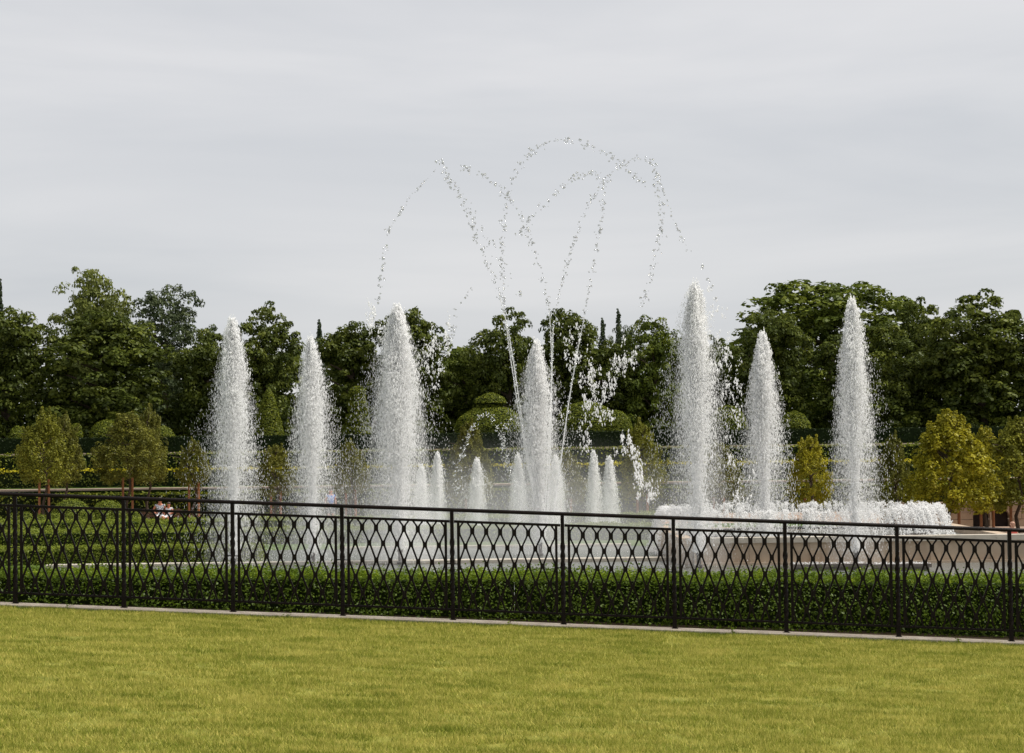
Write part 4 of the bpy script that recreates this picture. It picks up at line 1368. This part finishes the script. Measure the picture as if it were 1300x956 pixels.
# ------------------------------------------------------------------ ring shaped water curtain over the raised basin
rng = np.random.default_rng(90)
RY = 68.6
rcx = (X_at(842, RY) + X_at(1188, RY)) / 2
RR = (X_at(1188, RY) - X_at(842, RY)) / 2 - 0.25
ring = empty('ring_fountain', (rcx, RY, 0)); tag(ring, 'wide ring shaped white water curtain spilling over the raised basin', 'fountain')
zring = bz - 0.1
mb = MB()
mb.tube([(RR * math.cos(a), RR * math.sin(a) * 0.9, zring) for a in np.linspace(0, 2 * math.pi, 61)], 0.05, 8, False)
mb.build('pipe', M_pipe, ring, smooth=True)
ztop = Z_at(1020, 647, RY - RR * 0.9 + 0.3)
hh = ztop - zring
n = 42000
nst = 330
sid = rng.integers(0, nst, n)
ang = (rng.uniform(0, 2 * math.pi, nst))[sid]
hj = (hh * rng.uniform(0.84, 1.04, nst))[sid]
out = (rng.uniform(0.75, 1.05, nst))[sid]
t = rng.uniform(0, 1, n) ** 0.85
# ballistic path: up to hj at t=0.42, then down to the lower water
g_ = hj / 0.42 ** 2
z = zring + hj - g_ * (t - 0.42) ** 2
rad = RR - 0.1 + out * t * 0.95
front = np.sin(ang) < 0
zmin = np.where(rad > 0, 0.05, 0.05)
z = np.maximum(z, zring - 0.55)
C = np.stack([rad * np.cos(ang), rad * np.sin(ang) * 0.9, z], 1)
C += rng.normal(scale=0.030, size=C.shape)
vel = np.stack([np.cos(ang), np.sin(ang), -2 * g_ * (t - 0.42) * 0.6], 1)
V, Fc = drops(C[:14000], rng.uniform(0.010, 0.023, 14000), rng.uniform(1.3, 3.0, 14000), rng, vel[:14000])
Va, Fa = tets(C[14000:], rng.uniform(0.008, 0.019, n - 14000), rng.uniform(1.5, 3.0, n - 14000), rng)
Fc = np.concatenate([Fc, Fa + len(V)]); V = np.concatenate([V, Va])
o = mobj('curtain', arr_mesh('ring_curtain', V, Fc, None, True), M_foam, ring); o['kind'] = 'stuff'

# ------------------------------------------------------------------ lawn grass
rng = np.random.default_rng(95)
nb = 70
V = []; Fs = []; tt = []
for i in range(nb):
    x, y = rng.normal(scale=0.045, size=2)
    h = rng.uniform(0.018, 0.042); wd = rng.uniform(0.0018, 0.0032); a = rng.uniform(0, math.pi); ln = rng.normal(scale=0.016, size=2)
    b = len(V)
    V += [(x - wd * math.cos(a), y - wd * math.sin(a), 0), (x + wd * math.cos(a), y + wd * math.sin(a), 0), (x + ln[0], y + ln[1], h)]
    Fs.append((b, b + 1, b + 2)); q = rng.uniform(0, 1); tt += [q] * 3
tuft = arr_mesh('grass_tuft', V, Fs, tt)
m, nt, out_ = new_mat('lawn_blades')
at = nt.nodes.new('ShaderNodeAttribute'); at.attribute_name = 'tint'
n1 = noise(nt, 1.0, 5, 'World', (1.4, 11.0, 1), 0.65)
n2 = noise(nt, 1.0, 3, 'World', (16, 45, 1), 0.6)
ad = nt.nodes.new('ShaderNodeMath'); ad.operation = 'MULTIPLY_ADD'; ad.inputs[1].default_value = 0.40
am = nt.nodes.new('ShaderNodeMath'); am.operation = 'MULTIPLY_ADD'; am.inputs[1].default_value = 1.7; am.inputs[2].default_value = -0.35
nt.links.new(n1.outputs['Fac'], am.inputs[0])
nt.links.new(at.outputs['Fac'], ad.inputs[0]); nt.links.new(am.outputs[0], ad.inputs[2])
ad2 = nt.nodes.new('ShaderNodeMath'); ad2.operation = 'MULTIPLY_ADD'; ad2.inputs[1].default_value = 0.26
nt.links.new(n2.outputs['Fac'], ad2.inputs[0]); nt.links.new(ad.outputs[0], ad2.inputs[2])
c = ramp(nt, ad2.outputs[0], [(0.44, (0.085, 0.130, 0.016)), (0.80, (0.290, 0.310, 0.050)), (1.12, (0.56, 0.50, 0.14))])
d = nt.nodes.new('ShaderNodeBsdfDiffuse'); tr_ = nt.nodes.new('ShaderNodeBsdfTranslucent'); mm = nt.nodes.new('ShaderNodeMixShader'); mm.inputs[0].default_value = 0.35
nt.links.new(c.outputs[0], d.inputs[0]); nt.links.new(c.outputs[0], tr_.inputs[0]); nt.links.new(d.outputs[0], mm.inputs[1]); nt.links.new(tr_.outputs[0], mm.inputs[2]); nt.links.new(mm.outputs[0], out_.inputs[0])
tuft.materials.append(m)
tuft_o = bpy.data.objects.new('grass_tuft', tuft)
# darker, slightly longer blades along the kerb
rng = np.random.default_rng(96)
n = 16000
gx = rng.uniform(-7.5, 7.5, n)
gy = lawn_edge_y(gx) - 0.10 - np.abs(rng.normal(scale=0.035, size=n))
hh_ = rng.uniform(0.02, 0.048, n); wd_ = rng.uniform(0.002, 0.0036, n); aa = rng.uniform(0, math.pi, n)
Vb = np.empty((n, 3, 3)); z_ = lawn_z(gx)
Vb[:, 0] = np.stack([gx - wd_ * np.cos(aa), gy - wd_ * np.sin(aa), z_], 1)
Vb[:, 1] = np.stack([gx + wd_ * np.cos(aa), gy + wd_ * np.sin(aa), z_], 1)
Vb[:, 2] = np.stack([gx + rng.normal(scale=0.018, size=n), gy + rng.normal(scale=0.018, size=n) - 0.008, z_ + hh_], 1)
eg = mobj('edge_grass', arr_mesh('edge_grass', Vb.reshape(-1, 3), np.arange(n * 3).reshape(n, 3), np.repeat(rng.uniform(0.2, 0.8, n), 3)), leaf_mat('edge_blades', (0.07, 0.11, 0.012), (0.12, 0.17, 0.018), (0.2, 0.24, 0.03)))
tag(eg, 'strip of slightly longer darker grass along the stone kerb', 'grass', kind='stuff')
# patch of lawn that carries the grass
gx0, gx1, gy0 = -7.5, 7.5, 9.5
V = []; Fs = []
for i in range(13):
    x = gx0 + (gx1 - gx0) * i / 12
    V += [(x, gy0, float(lawn_z(x)) + 0.004), (x, lawn_edge_y(x) - 0.115, float(lawn_z(x)) + 0.004)]
for i in range(12): Fs.append((2 * i, 2 * i + 2, 2 * i + 3, 2 * i + 1))
gob = mobj('grass', arr_mesh('grass', V, Fs), M_lawn)
tag(gob, 'short mown yellowish green lawn grass in front of the iron railing', 'grass', kind='stuff')
ng = bpy.data.node_groups.new('grass_scatter', 'GeometryNodeTree')
ng.interface.new_socket('Geometry', in_out='INPUT', socket_type='NodeSocketGeometry')
ng.interface.new_socket('Geometry', in_out='OUTPUT', socket_type='NodeSocketGeometry')
N_ = ng.nodes
gi = N_.new('NodeGroupInput'); go = N_.new('NodeGroupOutput')
dp = N_.new('GeometryNodeDistributePointsOnFaces'); dp.inputs['Density'].default_value = 120
oi = N_.new('GeometryNodeObjectInfo'); oi.inputs['Object'].default_value = tuft_o
ip = N_.new('GeometryNodeInstanceOnPoints')
rv = N_.new('FunctionNodeRandomValue'); rv.data_type = 'FLOAT_VECTOR'; rv.inputs[0].default_value = (0, 0, 0); rv.inputs[1].default_value = (0, 0, 6.28)
rs = N_.new('FunctionNodeRandomValue'); rs.data_type = 'FLOAT'; rs.inputs[2].default_value = 0.75; rs.inputs[3].default_value = 1.25
jg = N_.new('GeometryNodeJoinGeometry')
lk = ng.links.new
lk(gi.outputs[0], dp.inputs['Mesh']); lk(dp.outputs['Points'], ip.inputs['Points']); lk(oi.outputs['Geometry'], ip.inputs['Instance'])
lk(rv.outputs[0], ip.inputs['Rotation']); lk(rs.outputs[1], ip.inputs['Scale'])
lk(gi.outputs[0], jg.inputs[0]); lk(ip.outputs[0], jg.inputs[0]); lk(jg.outputs[0], go.inputs[0])
gob.modifiers.new('scatter', 'NODES').node_group = ng

# ------------------------------------------------------------------ spray drifting low over the pools
mb = MB()
nn = 16
prof_ = [(0.05, 0.0)] + [(math.cos(a), math.sin(a)) for a in np.linspace(0.02, math.pi / 2 - 0.03, 9)]
mb.lathe(prof_, 28)
mz = mb.mesh('drifting_spray', True)
mm_ = mist_mat('drifting_mist', 0.03)
nt = mm_.node_tree
vn = [n_ for n_ in nt.nodes if n_.type == 'PRINCIPLED_VOLUME'][0]
tcn = nt.nodes.new('ShaderNodeTexCoord')
ln_ = nt.nodes.new('ShaderNodeVectorMath'); ln_.operation = 'LENGTH'
mr = nt.nodes.new('ShaderNodeMapRange'); mr.interpolation_type = 'SMOOTHERSTEP'
mr.inputs['From Min'].default_value = 0.15; mr.inputs['From Max'].default_value = 0.95
mr.inputs['To Min'].default_value = 0.055; mr.inputs['To Max'].default_value = 0.0
nt.links.new(tcn.outputs['Object'], ln_.inputs[0]); nt.links.new(ln_.outputs['Value'], mr.inputs['Value']); nt.links.new(mr.outputs[0], vn.inputs['Density'])
mz.materials.append(mm_)
o = bpy.data.objects.new('drifting_spray', mz); link(o)
o.location = (X_at(640, 72), 73, 0.035); o.scale = (13.0, 10.0, 5.0)
tag(o, 'thin white haze of drifting spray hanging low over the pools', 'mist', kind='stuff')
